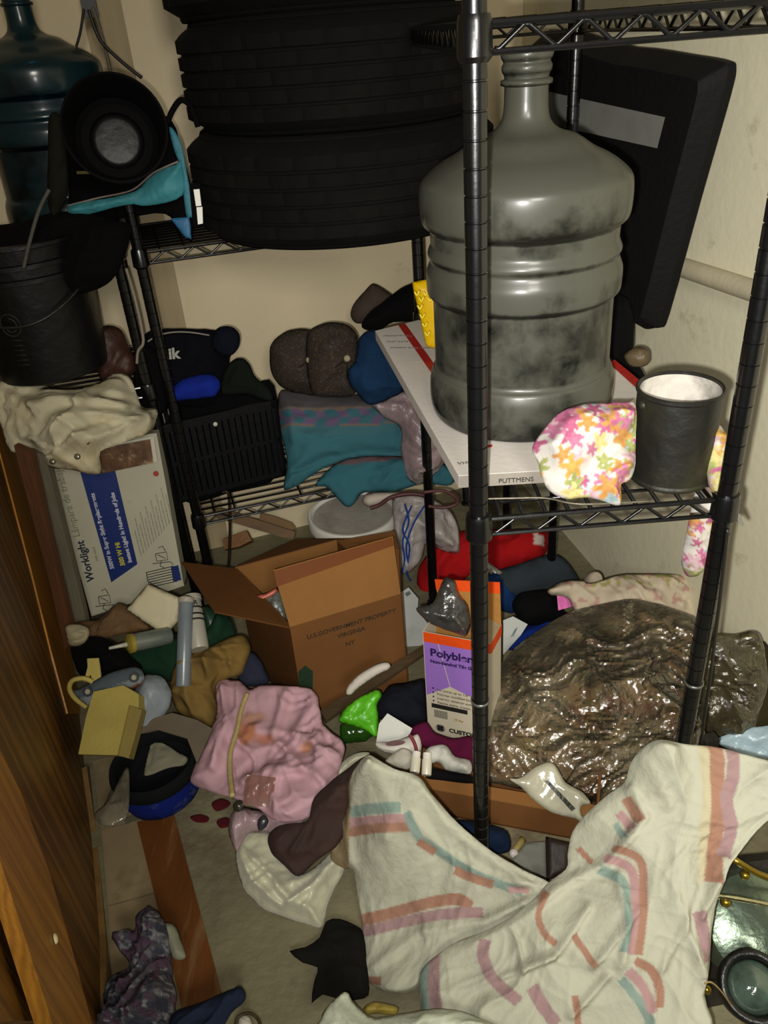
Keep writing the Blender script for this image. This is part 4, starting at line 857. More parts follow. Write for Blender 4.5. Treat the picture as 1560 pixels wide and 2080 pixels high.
env('shipping_envelope', 'white poly envelope standing beside the royal blue cloth', [(1022, 1260), (1042, 1252), (1072, 1268), (1058, 1290), (1022, 1330)], 1.62, 1045, 1285, 60, [(1046, 1278), (1052, 1274), (1044, 1292), (1037, 1294)])
env('shipping_envelope', 'white envelope leaning between the brown carton and the red cloth', [(812, 1205), (830, 1193), (850, 1216), (848, 1240), (880, 1280), (870, 1300), (820, 1340), (812, 1330)], 1.84, 840, 1270, 60, [(822, 1205), (832, 1200), (836, 1206), (826, 1212)])

# ================================================================ ORANGE AND PURPLE GROUT BOX
f0_, f1_ = aty(867, 1490, 1.40), aty(992, 1498, 1.44); gu = nrm([f1_[0] - f0_[0], f1_[1] - f0_[1], 0]); gn = np.array([gu[1], -gu[0], 0.0])
gz0 = f0_[2]; tl = onplane(860, 1283, f0_, gn); gz1 = tl[2]; tr_ = atz(997, 1308, gz1); gw = np.linalg.norm(tr_ - tl); gu = (tr_ - tl) / gw; gn = np.array([gu[1], -gu[0], 0.0]); gd = 0.085
BVEC = atz(1018, 1269, gz1) - tr_; BVEC[2] = 0
O3 = np.array([tl[0], tl[1], 0.0])
t = thing('grout_box', O3 + [0, 0, gz0], 'purple and cream printed box with orange torn-open top beside the rack post', 'box')
def GP(a, z, off=0.0): return O3 + gu * a + (gn * off if off > -0.05 else BVEC) + np.array([0, 0, z])
cream = pap('grout_cream', 'c3b9a2'); purple = pap('grout_purple', '9068b8'); orange = M('grout_orange', 'd8480c', 0.45, 0.04); kraft = M('grout_kraft', '9a6a2c', 0.8, 0.08)
def gwall(a, b, nm, m, th=0.002): return Geo().slab([a + [0, 0, gz0], b + [0, 0, gz0], b + [0, 0, gz1], a + [0, 0, gz1]], th).obj(nm, m, t)
Z0 = np.zeros(3)
gwall(GP(0, 0), GP(gw, 0), 'front_panel', cream); gwall(GP(gw, 0), GP(gw, 0, -gd), 'side_panel', cream); gwall(GP(0, 0, -gd), GP(gw, 0, -gd), 'back_panel', kraft); gwall(GP(0, 0), GP(0, 0, -gd), 'side_panel', cream)
hh = gz1 - gz0
def gq(pts, m, nm, off=0.0012): return Geo().slab([GP(a * gw, gz0 + b * hh, off) for a, b in pts], 0.001, gn).obj(nm, m, t)
gq([(0, 0.915), (1, 0.915), (1, 1), (0, 1)], orange, 'orange_band', 0.0016)
Geo().slab([GP(gw, gz1, 0) + gu * 0.0016, GP(gw, gz1, -gd) + gu * 0.0016, GP(gw, gz1 - 0.085 * hh, -gd) + gu * 0.0016, GP(gw, gz1 - 0.085 * hh, 0) + gu * 0.0016], 0.001, gu).obj('orange_band', orange, t)
gq([(0, 0.40), (0.38, 0.53), (0.86, 0.44), (0.86, 0.915), (0, 0.915)], purple, 'purple_field')
Geo().tube([GP(0.22 * gw, gz0 + 0.915 * hh, 0.0018), GP(0.38 * gw, gz0 + 0.53 * hh, 0.0018)], 0.0008, 5).obj('white_line', cream, t)
dpur = M('print_dark_purple', '2a1450', 0.5)
text('lettering', 'Polyblend', GP(0.09 * gw, gz0 + 0.80 * hh, 0.003), gu, (0, 0, 1), 0.030, dpur, t, 0.0008)
text('lettering', 'Non-Sanded Tile Grout', GP(0.09 * gw, gz0 + 0.735 * hh, 0.003), gu, (0, 0, 1), 0.0125, dpur, t, 0.0004)
for k, s in enumerate(['For joints up to 1/8"', 'Polymer modified formula', 'Interior, exterior surfaces', 'Resists stains, cracks, color']):
    text('lettering', s, GP(0.17 * gw, gz0 + (0.47 - k * 0.042) * hh, 0.003), gu, (0, 0, 1), 0.0095, M('print_small', '6a6458', 0.6), t)
    Geo().lathe([(0, 0.001), (0.0022, 0.001), (0.0022, 0)], GP(0.11 * gw, gz0 + (0.485 - k * 0.042) * hh, 0.0015), gn, 12).obj('bullet', dpur, t)
gq([(0.07, 0.285), (0.64, 0.285), (0.64, 0.325), (0.07, 0.325)], ink, 'black_bar')
for k in range(12): gq([(0.11 + k * 0.018, 0.19), (0.11 + k * 0.018 + 0.009, 0.19), (0.11 + k * 0.018 + 0.009, 0.265), (0.11 + k * 0.018, 0.265)], M('print_bar2', '4a4a44', 0.6), 'barcode_bar')
text('lettering', '10 lbs', GP(0.42 * gw, gz0 + 0.20 * hh, 0.003), gu, (0, 0, 1), 0.010, M('print_ochre', '9a7a2c', 0.6), t)
Geo().lathe([(0, 0.001), (0.0125, 0.001), (0.0125, 0)], GP(0.20 * gw, gz0 + 0.085 * hh, 0.001), gn, 24).obj('round_emblem', M('print_greyb', '8a857a', 0.6), t)
gq([(0.15, 0.06), (0.25, 0.06), (0.25, 0.115), (0.15, 0.115)], ink, 'emblem_mark', 0.0026)
text('lettering', 'CUSTOM', GP(0.34 * gw, gz0 + 0.07 * hh, 0.003), gu, (0, 0, 1), 0.017, ink, t, 0.0006)
# open flaps
FB_ = np.array([0, 0.02, 0.1]); Sf = Plane3(GP(0, gz1, -gd), GP(gw, gz1, -gd), GP(0, gz1, -gd) + FB_)
Geo().slab([GP(0.02, gz1, -gd), GP(gw, gz1, -gd), Sf.at(1016, 1205), Sf.at(886, 1197)], 0.0018).obj('back_flap', kraft, t)
Sf2 = Plane3(Sf.p + Sf.n * 0.0012, GP(gw, gz1, -gd) + Sf.n * 0.0012, GP(0, gz1, -gd) + FB_ + Sf.n * 0.0012)
Geo().slab([Sf2.at(886, 1198), Sf2.at(1016, 1206), Sf2.at(1015, 1183), Sf2.at(883, 1177)], 0.0018).obj('flap_band', orange, t)
Geo().slab([GP(gw, gz1, 0), GP(gw, gz1, -gd), GP(gw - 0.035, gz1 + 0.014, -gd), GP(gw - 0.03, gz1 + 0.010, -0.012)], 0.0015).obj('side_flap', M('flap_cream', '8c7c5e', 0.8), t)
greyfilm = film('grey_film', (0.30, 0.29, 0.28), 0.35, 0.15, 0.9, 30, 0.2, (0.12, 0.115, 0.11), shine=0.04)
lump('grey_plastic_bag', 'dark grey translucent plastic bag poking out of the grout box', 'bag', [(845, 1235), (880, 1225), (895, 1195), (905, 1175), (920, 1178), (930, 1205), (950, 1230), (955, 1270), (945, 1292), (925, 1285), (895, 1278), (868, 1262)], 905, 1240, 1.39, greyfilm, tilt=65, front=0.04, back=0.02, rim=0.04, wr=0.02, ws=0.05, seed=81, step=4)

# ================================================================ BIG CLEAR BAG WITH QUILT
def quilt(PV):
    C = np.tile(np.array(lin('756040')), (len(PV), 1)); a = vn(PV[:, 0] / 34, PV[:, 1] / 34, 1); b = vn(PV[:, 0] / 16, PV[:, 1] / 16, 2); c = vn(PV[:, 0] / 22, PV[:, 1] / 22, 3); d = vn(PV[:, 0] / 40, PV[:, 1] / 40, 5)
    C[a > 0.62] = lin('84623e'); C[b > 0.68] = lin('8d7c54'); C[c > 0.74] = lin('5c5832'); C[(d > 0.66) & (b > 0.45)] = lin('6e4434')
    m = (PV[:, 1] > 1555); C[m & (b > 0.3)] = lin('7a5122'); return C
BO = [(985, 1490), (995, 1410), (1045, 1330), (1100, 1290), (1170, 1248), (1240, 1230), (1290, 1224), (1350, 1240), (1405, 1262), (1440, 1330), (1435, 1430), (1400, 1530), (1300, 1560), (1210, 1640), (1120, 1600), (1040, 1590), (985, 1565)]
BS = Field([(990, 1500, 1.36), (1000, 1400, 1.46), (1100, 1300, 1.58), (1200, 1245, 1.64), (1300, 1230, 1.61), (1420, 1300, 1.50), (1430, 1430, 1.36), (1390, 1530, 1.28), (1200, 1630, 1.24), (1050, 1590, 1.28), (1200, 1400, 1.42)], n=(0, -0.72, 0.69))
patch('quilt', BO, BS, fab('quilt_print', 'ffffff', attr=True, crease=None), None, step=7, front=0.05, back=0.08, rim=0.09, wr=0.009, ws=0.12, seed=91, paint=quilt, label='brown and green floral quilt packed inside the clear plastic bag', cat='quilt')
clearf = film('clear_film', (0.93, 0.91, 0.86), 0.10, 0.085, 1.0, 30, 0.07, (0.48, 0.42, 0.28), shine=0.055)
BO2 = [(980, 1500), (988, 1410), (1035, 1330), (1095, 1280), (1165, 1238), (1240, 1220), (1295, 1216), (1360, 1232), (1420, 1258), (1458, 1330), (1448, 1430), (1410, 1535), (1310, 1572), (1215, 1650), (1120, 1612), (1035, 1602), (978, 1575)]
BS2 = Field([(990, 1500, 1.33), (1000, 1400, 1.43), (1100, 1300, 1.55), (1200, 1245, 1.61), (1300, 1230, 1.58), (1420, 1300, 1.47), (1430, 1430, 1.33), (1390, 1530, 1.25), (1200, 1630, 1.21), (1050, 1590, 1.25), (1200, 1400, 1.37)], n=(0, -0.72, 0.69))
patch('clear_plastic_bag', BO2, BS2, clearf, None, step=6, front=0.05, thin=0.0012, rim=0.08, wr=0.016, ws=0.055, seed=92, flat=True, label='big clear crinkled plastic bag around the quilt between the front rack posts', cat='bag')
BO3 = [(1440, 1300), (1490, 1292), (1525, 1282), (1545, 1300), (1560, 1380), (1545, 1440), (1520, 1500), (1470, 1510), (1440, 1500), (1425, 1420)]
lump('clear_plastic_bag', 'smaller clear crinkled bag at the right edge beside the rack post', 'bag', BO3, 1490, 1400, 1.20, film('olive_film', (0.62, 0.58, 0.42), 0.10, 0.07, 1.0, 34, 0.05, (0.3, 0.26, 0.15), shine=0.03), tilt=60, front=0.05, thin=0.0012, rim=0.06, wr=0.02, ws=0.07, seed=93, flat=True, step=6)
lump('olive_jacket', 'dark olive cloth under the smaller clear bag at the right edge', 'cloth', [(1445, 1330), (1500, 1300), (1565, 1320), (1575, 1480), (1550, 1500), (1470, 1520), (1430, 1480)], 1510, 1410, 1.25, fab('olive_cloth', '2c2614'), tilt=50, front=0.05, back=0.04, rim=0.06, wr=0.02, seed=94)
lump('blue_poly_sheet', 'pale blue plastic sheet at the right edge behind the striped sheet', 'wrapper', [(1455, 1505), (1490, 1490), (1530, 1478), (1600, 1475), (1600, 1540), (1540, 1540), (1490, 1525)], 1520, 1508, 1.12, M('pale_blue_poly', '8fa3ac', 0.25, 0.15, 9, 0.4, 40), tilt=50, thin=0.002, front=0.02, rim=0.04, wr=0.012, ws=0.05, seed=95, step=6)
# white moulded plastic tray
S_ = Plane(45, aty(1120, 1620, 1.13))
t = thing('moulded_tray', S_.at(1120, 1620), 'milky white moulded plastic tray lying on the clear bag near the front post', 'tray')
mt = M('milky_tray', 'b4b09a', 0.15, 0.12, 12, 0.15, 40, spec=0.8, coat=0.5)
O_ = bez([(1035, 1582), (1055, 1580), (1095, 1555), (1125, 1552), (1150, 1590), (1185, 1610), (1200, 1632), (1180, 1640), (1186, 1672), (1165, 1662), (1120, 1650), (1085, 1625), (1060, 1600)], 4, True)
I_ = [(1103, 1585), (1112, 1585), (1165, 1640), (1158, 1646)]
patch('rim', [tuple(p) for p in O_], S_, mt, t, smooth=0, step=5, front=0.012, thin=0.003, rim=0.015, wr=0.006, ws=0.04, seed=96)
Geo().slab([S_.at(*p) + S_.n * 0.019 for p in I_], 0.012, S_.n).obj('dark_slot', M('tray_slot', '2c2c1e', 0.3), t)

# ================================================================ CARDBOARD TRAY UNDER THE BAG
a0, a1 = atz(880, 1652, 0.0), atz(1205, 1712, 0.0); th_ = 0.085
au = nrm(a1 - a0); an = np.array([au[1], -au[0], 0.0]); a0 = a0 - au * 0.07
t = thing('cardboard_tray', (a0 + a1) / 2, 'low brown cardboard tray holding the clear bag and clothes', 'box')
def wl_(p, q, nm, m=cardb): return Geo().slab([p, q, q + [0, 0, th_], p + [0, 0, th_]], 0.006).obj(nm, m, t)
wl_(a0, a1, 'front_panel'); wl_(a0, a0 - an * 0.42, 'side_panel'); wl_(a1, a1 - an * 0.42, 'side_panel'); wl_(a0 - an * 0.42, a1 - an * 0.42, 'back_panel')
Geo().slab([a0 + [0, 0, 0.006], a1 + [0, 0, 0.006], a1 - an * 0.42 + [0, 0, 0.006], a0 - an * 0.42 + [0, 0, 0.006]], 0.005, (0, 0, 1)).obj('base', cardb, t)
Geo().slab([a0 + [0, 0, th_ + 0.001] + an * 0.002, a1 + [0, 0, th_ + 0.001] + an * 0.002, a1 - an * 0.03 + [0, 0, th_ + 0.003], a0 - an * 0.03 + [0, 0, th_ + 0.003]], 0.003, (0, 0, 1)).obj('folded_rim', cardb_in, t)

# ================================================================ OPEN BROWN CARTON
Dp, Cp = atz(622, 1475), atz(828, 1405); hb = 0.335
cu_ = nrm(Cp - Dp); cv_ = np.array([-cu_[1], cu_[0], 0.0]); up_ = np.array([0, 0, hb])
Ep = atz(478, 1155, hb); Ep = np.array([Ep[0], Ep[1], 0.0]); Fp = Ep + (Cp - Dp)
t = thing('open_carton', (Dp + Fp) / 2, 'open brown cardboard carton with its flaps up, in the middle of the pile', 'box')
Geo().slab([Dp, Cp, Cp + up_, Dp + up_], 0.005).obj('front_panel', cardb, t)
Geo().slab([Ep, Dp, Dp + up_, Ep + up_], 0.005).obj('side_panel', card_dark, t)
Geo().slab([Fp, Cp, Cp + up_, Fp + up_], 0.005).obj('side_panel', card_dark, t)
Geo().slab([Ep, Fp, Fp + up_, Ep + up_], 0.005).obj('back_panel', cardb_in, t)
Geo().slab([q + [0, 0, 0.005] for q in (Dp, Cp, Fp, Ep)], 0.004, (0, 0, 1)).obj('base', cardb, t)
fp3 = Plane3(Dp + up_, Cp + up_, aty(555, 1158, 1.60))
Geo().slab([Dp + up_, Cp + up_, fp3.at(798, 1089), fp3.at(555, 1158)], 0.004).obj('front_flap', cardb_in, t); fp4 = Plane3(fp3.p + fp3.n * 0.0012, Cp + up_ + fp3.n * 0.0012, aty(555, 1158, 1.60) + fp3.n * 0.0012)
Geo().slab([fp4.at(556, 1160), fp4.at(797, 1091), fp4.at(800, 1108), fp4.at(563, 1192)], 0.001).obj('tape_strip', M('brown_tape', '6a3a16', 0.6, 0.08, 9, 0.05, spec=0.15), t)
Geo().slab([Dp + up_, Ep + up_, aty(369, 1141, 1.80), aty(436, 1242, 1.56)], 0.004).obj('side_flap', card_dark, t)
Geo().slab([Ep + up_, Fp + up_, aty(712, 1096, 1.98), aty(600, 1098, 2.02)], 0.004).obj('back_flap', cardb, t)
Geo().slab([Cp + up_, Fp + up_, aty(802, 1078, 1.86), aty(812, 1115, 1.76)], 0.004).obj('side_flap', cardb, t)
fdir = nrm(Cp - Dp); fn_ = np.array([fdir[1], -fdir[0], 0.0]); cdk = M('stamp_ink', '2e2210', 0.8)
def FP(x, y, off=0.001): return onplane(x, y, Dp + fn_ * off, fn_)
text('lettering', 'U.S.GOVERNMENT PROPERTY', FP(624, 1299), fdir, (0, 0, 1), 0.0178, cdk, t, 0.0002); text('lettering', 'VIRGINIA', FP(686, 1297), fdir, (0, 0, 1), 0.018, cdk, t, 0.0002); text('lettering', 'NY', FP(702, 1313), fdir, (0, 0, 1), 0.018, cdk, t, 0.0002)
Geo().slab([FP(x, y, 0.0012) for x, y in [(606, 1365), (620, 1352), (636, 1364), (634, 1425), (608, 1425)]], 0.001, fn_).obj('green_print', M('print_green', '17301a', 0.7), t, label='dark green printed arrow')
lump('foil_packet', 'silvery grey crumpled packet inside the open carton', 'packet', [(535, 1215), (562, 1198), (575, 1215), (590, 1270), (575, 1275), (555, 1255)], 565, 1235, 1.66, M('foil_grey', '7c8078', 0.35, 0.3, 40, 0.6, 80, metal=0.3), tilt=45, front=0.02, back=0.02, rim=0.02, wr=0.01, ws=0.03, seed=101, step=4)
lump('white_red_packet', 'white packet with a red edge inside the open carton', 'packet', [(520, 1210), (540, 1205), (566, 1192), (562, 1204), (542, 1218), (535, 1228)], 542, 1210, 1.66, M('packet_red', 'b05a48', 0.4, 0.3, 30, 0.1), tilt=45, front=0.012, back=0.01, rim=0.012, wr=0.003, seed=102, step=4)
# carpenter's strips
stickm = M('stick_wood', '4a3a24', 0.7, 0.25, 8, 0.2, stretch=(0.5, 3, 3))
Geo().hexa([atz(650, 1452, 0.10), atz(662, 1470, 0.10), atz(866, 1330, 0.13), atz(866, 1312, 0.13), atz(650, 1444, 0.115), atz(662, 1462, 0.115), atz(868, 1322, 0.145), atz(866, 1306, 0.145)]).obj('wood_stick', stickm, label='long dark wooden stick slanting in front of the open carton', cat='wood')
lump('white_sole', 'white foam shoe sole lying against the front of the open carton', 'sole', [(702, 1408), (708, 1392), (730, 1370), (765, 1350), (788, 1346), (792, 1358), (765, 1372), (730, 1396), (712, 1412)], 748, 1380, 1.44, M('foam_white', 'b8b0a4', 0.7, 0.1, 9, 0.1), tilt=60, front=0.012, back=0.01, rim=0.012, wr=0.001, seed=103, step=4)
# green bag and bottle
lump('green_bag', 'bright lime green plastic bag below the wooden stick', 'bag', [(688, 1462), (700, 1438), (735, 1412), (762, 1398), (775, 1410), (765, 1435), (770, 1470), (768, 1500), (740, 1480), (700, 1470)], 730, 1445, 1.40, M('lime_poly', '52a81e', 0.35, 0.25, 9, 0.4, 50), tilt=45, front=0.03, back=0.02, rim=0.03, wr=0.016, ws=0.05, seed=104, step=5)
t = thing('green_bottle', atz(730, 1495, 0.05), 'small green clear plastic bottle below the lime green bag', 'bottle')
g1, g2 = atz(690, 1490, 0.07), atz(770, 1480, 0.07); gx = nrm(g2 - g1)
Geo().lathe([(0, 0), (0.018, 0.002), (0.026, 0.008), (0.027, 0.03), (0.025, 0.035), (0.027, 0.04), (0.027, 0.062), (0.018, 0.078), (0.010, 0.085), (0.010, 0.095), (0, 0.096)], g1, gx, 28).obj('shell', M('green_pet', '234a12', 0.12, 0.2, 12, 0.2, 30, spec=0.8, alpha=0.8), t, True)
Geo().lathe([(0, 0), (0.0125, 0), (0.0125, 0.014), (0, 0.014)], g1 + gx * 0.096, gx, 20).obj('cap', M('green_cap', '3c8a1c', 0.4), t, True, sharp=30)
lump('black_sweater', 'black knitted cloth behind the green bag and beside the grout box', 'cloth', [(765, 1430), (790, 1395), (830, 1385), (862, 1380), (866, 1420), (866, 1468), (830, 1475), (795, 1462), (768, 1458)], 815, 1425, 1.46, fab('black_knit', '12141c', bump=0.6, bs=150), tilt=45, front=0.05, back=0.03, rim=0.04, wr=0.014, seed=105)
lump('maroon_cloth', 'maroon cloth under the grout box', 'cloth', [(836, 1478), (865, 1465), (885, 1488), (920, 1500), (962, 1500), (964, 1560), (930, 1580), (880, 1530), (840, 1505)], 900, 1515, 1.30, fab('maroon_cloth', '4c0c2c'), tilt=45, front=0.03, back=0.02, rim=0.03, wr=0.012, seed=106, step=5)
flat_t('white_card', 'plain white card standing between the green bag and the maroon cloth', 'card', [(764, 1508), (770, 1470), (787, 1449), (838, 1480), (830, 1495), (790, 1510)], Plane(60, aty(800, 1480, 1.33)), 0.002, pap('card_white', 'c4c4bc'))
Sg = Plane(50, aty(820, 1520, 1.27)); t = thing('sports_cap', Sg.at(820, 1520), 'white cap with dark red oval trim just below the white card', 'cap')
patch('crown', [(764, 1508), (800, 1506), (835, 1496), (850, 1492), (857, 1520), (850, 1545), (830, 1535), (790, 1530), (770, 1522)], Sg, fab('cap_white', 'c6c0b4'), t, step=4, front=0.02, back=0.02, rim=0.02, wr=0.006, seed=107)
for nm, cx, cy, rx, ry in [('oval_trim', 803, 1510, 20, 5), ('oval_trim', 833, 1532, 9, 4)]:
    Sg2 = Plane(50, Sg.p + Sg.n * 0.027); Geo().slab([Sg2.at(cx + rx * math.cos(u), cy + ry * math.sin(u) - 0.1 * rx * math.cos(u)) for u in np.linspace(0, 2 * math.pi, 16)[:-1]], 0.004, Sg.n).obj(nm, M('trim_maroon', '4a1a1c', 0.6), t)
Sg3 = Plane(50, Sg.p + Sg.n * 0.030); Geo().tube(bez([Sg3.at(*p) for p in [(832, 1492), (842, 1510), (846, 1528), (843, 1542)]], 4), 0.004, 8).obj('red_stripe', M('trim_red', '6a1020', 0.6), t, True)
lump('white_glove', 'crumpled white glove draped over the tray edge beside the rack post', 'glove', [(862, 1530), (880, 1515), (905, 1515), (925, 1535), (955, 1545), (955, 1572), (930, 1570), (905, 1566), (890, 1550), (870, 1552)], 905, 1542, 1.22, fab('glove_white', 'b8b6ac'), tilt=45, front=0.025, back=0.02, rim=0.02, wr=0.012, ws=0.04, seed=108, step=4)
lump('white_rag', 'white rag folded at the left end of the cardboard tray', 'rag', [(782, 1548), (800, 1530), (820, 1520), (840, 1535), (832, 1562), (805, 1560)], 812, 1545, 1.23, fab('rag_white', 'b5afa0'), tilt=45, front=0.02, back=0.02, rim=0.02, wr=0.008, ws=0.04, seed=109, step=4)
for i, (x0, y0, x1, y1) in enumerate([(842, 1570, 846, 1528), (866, 1575, 868, 1530)]):
    p, q = aty(x0, y0, 1.17), aty(x1, y1, 1.21); d = nrm(q - p); L0 = np.linalg.norm(q - p)
    t = thing('pill_bottle', p, ['left of two small white bottles standing at the tray edge', 'right of two small white bottles standing at the tray edge'][i], 'bottle')
    Geo().lathe([(0, 0), (0.010, 0), (0.011, 0.003), (0.011, L0 * 0.7), (0, L0 * 0.7)], p, d, 24).obj('body', M('bottle_white', 'c2bca8', 0.3, 0.1, 14, 0.05), t, True, sharp=35)
    Geo().lathe([(0, L0 * 0.7), (0.0095, L0 * 0.7), (0.0095, L0), (0, L0)], p, d, 24).obj('cap', M('cap_white2', 'd0ccc0', 0.3), t, True, sharp=35)
lump('black_cloth_strip', 'black cloth showing under the white glove in the cardboard tray', 'cloth', [(872, 1560), (900, 1565), (955, 1575), (960, 1592), (900, 1586), (865, 1580)], 910, 1574, 1.20, black_cloth, tilt=45, front=0.015, back=0.02, rim=0.015, wr=0.004, seed=110, step=4)
# things on the floor in front of the tray, below the sheet edge
lump('blue_crumple', 'dark blue crumpled cloth on the floor in front of the cardboard tray', 'cloth', [(925, 1668), (985, 1672), (1030, 1690), (1032, 1730), (990, 1735), (950, 1710)], 985, 1700, 1.08, fab('deep_blue', '0c1a30'), tilt=25, front=0.02, back=0.01, rim=0.03, wr=0.01, seed=111, step=5)
t = thing('cigarette_lighter', atz(1050, 1715, 0.03), 'small silver and tan lighter on the floor before the tray', 'lighter')
cable('body', [atz(1038, 1738, 0.02), atz(1050, 1722, 0.03), atz(1062, 1705, 0.03)], 0.008, M('lighter_tan', '8a7a48', 0.35), t, n=2)
Geo().lathe([(0, 0), (0.008, 0.001), (0.010, 0.006), (0.008, 0.012), (0, 0.013)], atz(1043, 1734, 0.028), (0, -0.5, 0.8), 16).obj('tip', M('lighter_tip', 'b8b0a8', 0.4), t, True)
lump('grey_paper', 'dirty grey paper on the floor in front of the cardboard tray', 'paper', [(1040, 1745), (1070, 1712), (1108, 1708), (1110, 1785), (1070, 1775)], 1080, 1745, 1.06, pap('paper_grey', '74746a', dirt=('4c4a40', 0.4, 12)), tilt=15, smooth=0, thin=0.002, front=0.004, rim=0.02, wr=0.004, seed=112, step=6)
lump('dark_wood_block', 'dark brown wooden block at the right of the grey paper', 'block', [(1108, 1700), (1160, 1712), (1155, 1770), (1110, 1790)], 1130, 1745, 1.04, M('dark_block', '241610', 0.6, 0.2), tilt=30, smooth=0, front=0.02, back=0.02, rim=0.01, wr=0, step=6)

# ================================================================ LEFT MIDDLE PILE
lump('brown_paper', 'crumpled brown paper on top of the dark pile below the lamp box', 'paper', [(135, 1275), (170, 1258), (200, 1255), (240, 1225), (262, 1232), (290, 1262), (300, 1278), (250, 1288), (200, 1300), (160, 1295)], 220, 1265, 1.66, M('kraft_paper', '5e4424', 0.8, 0.3, 14, 0.3, 60), tilt=45, front=0.025, back=0.02, rim=0.03, wr=0.014, ws=0.06, seed=121, step=5)
lump('white_folder', 'cream folded paper packet lying in front of the lamp box', 'packet', [(256, 1238), (300, 1186), (368, 1215), (362, 1262), (335, 1292), (290, 1262)], 315, 1240, 1.62, pap('packet_cream', 'b8ae8e'), tilt=55, smooth=0, front=0.012, back=0.012, rim=0.012, wr=0.003, seed=122, step=6)
def caulk(label, p, q, r, m, tip=True, txt=None):
    p, q = np.array(p), np.array(q); d = nrm(q - p); L0 = np.linalg.norm(q - p)
    t = thing('caulk_tube', p, label, 'tube')
    Geo().lathe([(0, 0), (r * 0.9, 0), (r, 0.004), (r, L0 - 0.004), (r * 0.92, L0), (0, L0)], p, d, 32).obj('barrel', m, t, True, sharp=35)
    Geo().lathe([(r * 1.0, L0 - 0.012), (r * 1.08, L0 - 0.010), (r * 1.08, L0), (r * 0.9, L0 + 0.002), (r * 0.5, L0 + 0.006), (0, L0 + 0.006)], p, d, 32).obj('collar', M('tube_collar_' + m.name, '8a7a30' if tip else '9a9484', 0.4), t, True, sharp=35)
    if tip: Geo().lathe([(0.006, 0), (0.0035, 0.045), (0, 0.046)], p + d * (L0 + 0.004), d, 16).obj('nozzle', M('nozzle', 'a8a494', 0.3), t, True)
    return t, p, d, r
caulk('silver caulk tube with a yellow collar lying on the dark green cloth', aty(345, 1290, 1.58), aty(262, 1308, 1.52), 0.022, M('tube_silver', '6e756c', 0.3, 0.25, 18, 0.1, metal=0.3))
caulk('blue grey tube standing left of the printed white tube', aty(372, 1395, 1.46), aty(378, 1215, 1.62), 0.018, M('tube_bluegrey', '6c7478', 0.3, 0.2, 12, 0.05), tip=False)
tt, p_, d_, r_ = caulk('white caulk tube with dark printed rings standing beside the carton flap', aty(405, 1320, 1.54), aty(388, 1213, 1.66), 0.024, M('tube_white', '9a9688', 0.4, 0.1, 12, 0.05), tip=False)
for k, hgt in enumerate((0.55, 0.66, 0.80)): Geo().lathe([(r_ + 0.0003, 0), (r_ + 0.001, 0.001), (r_ + 0.001, 0.004), (r_ + 0.0003, 0.005)], p_ + d_ * 0.125 * hgt * 1.05, d_, 32, closed=True).obj('printed_ring', ink, tt)
sd = nrm(np.cross(d_, CAM - p_)); fr_ = nrm(np.cross(sd, d_)); text('lettering', 'VER', p_ + d_ * 0.112 + fr_ * (r_ + 0.001) * (1 if np.dot(fr_, CAM - p_) > 0 else -1) - sd * 0.014, sd, d_, 0.016, ink, tt, 0.0005)
gr = fab('dark_green_cloth', '15301f')
lump('green_cloth', 'dark green cloth under the silver caulk tube', 'cloth', [(250, 1330), (300, 1300), (350, 1285), (410, 1290), (440, 1240), (470, 1262), (475, 1300), (420, 1330), (380, 1370), (360, 1385), (300, 1375), (270, 1355)], 350, 1340, 1.60, gr, tilt=40, front=0.04, back=0.03, rim=0.05, wr=0.016, seed=123)
lump('green_canister', 'dark green rounded canister below the carton flap', 'canister', [(408, 1240), (425, 1232), (450, 1250), (465, 1285), (455, 1310), (425, 1315), (408, 1290)], 435, 1275, 1.66, M('green_plastic', '16301e', 0.4, 0.1), tilt=60, front=0.05, back=0.03, rim=0.05, wr=0.0, seed=124, step=5)
lump('black_jacket', 'black and dark brown cloth heap beside the wooden door', 'cloth', [(145, 1310), (175, 1295), (215, 1300), (260, 1330), (290, 1355), (270, 1368), (200, 1375), (165, 1375), (150, 1345)], 210, 1340, 1.55, black_cloth, tilt=45, front=0.05, back=0.03, rim=0.05, wr=0.014, seed=125)
lump('crumpled_tissue', 'pale crumpled tissue beside the black heap near the door', 'tissue', [(133, 1272), (155, 1268), (180, 1278), (172, 1305), (145, 1312), (136, 1295)], 155, 1290, 1.56, pap('tissue', '8e8468'), tilt=50, front=0.02, back=0.015, rim=0.02, wr=0.01, ws=0.04, seed=126, step=4)
slate = fab('slate_blue_cloth', '2a2c3c')
lump('slate_cloth', 'slate blue cloth between the tan shirt and the open carton', 'cloth', [(490, 1335), (510, 1325), (530, 1345), (545, 1385), (520, 1395), (490, 1390), (480, 1365)], 512, 1365, 1.62, slate, tilt=40, front=0.03, back=0.02, rim=0.03, wr=0.012, seed=127, step=5)
tan = fab('tan_cloth', '735c30', dirt=('5e4818', 0.3, 7))
t = lump('tan_shirt', 'mustard tan crumpled shirt lying above the pink shirt', 'shirt', [(345, 1395), (362, 1340), (385, 1325), (420, 1318), (460, 1295), (495, 1288), (508, 1312), (500, 1345), (490, 1370), (455, 1385), (440, 1400), (440, 1440), (428, 1475), (390, 1465), (362, 1448), (350, 1420)], 420, 1380, 1.52, tan, tilt=42, front=0.05, back=0.03, rim=0.04, wr=0.022, ws=0.08, seed=128, step=5, creases=[([(380, 1340), (400, 1460)], 0.02, 8), ([(430, 1325), (440, 1400)], 0.02, 8)])
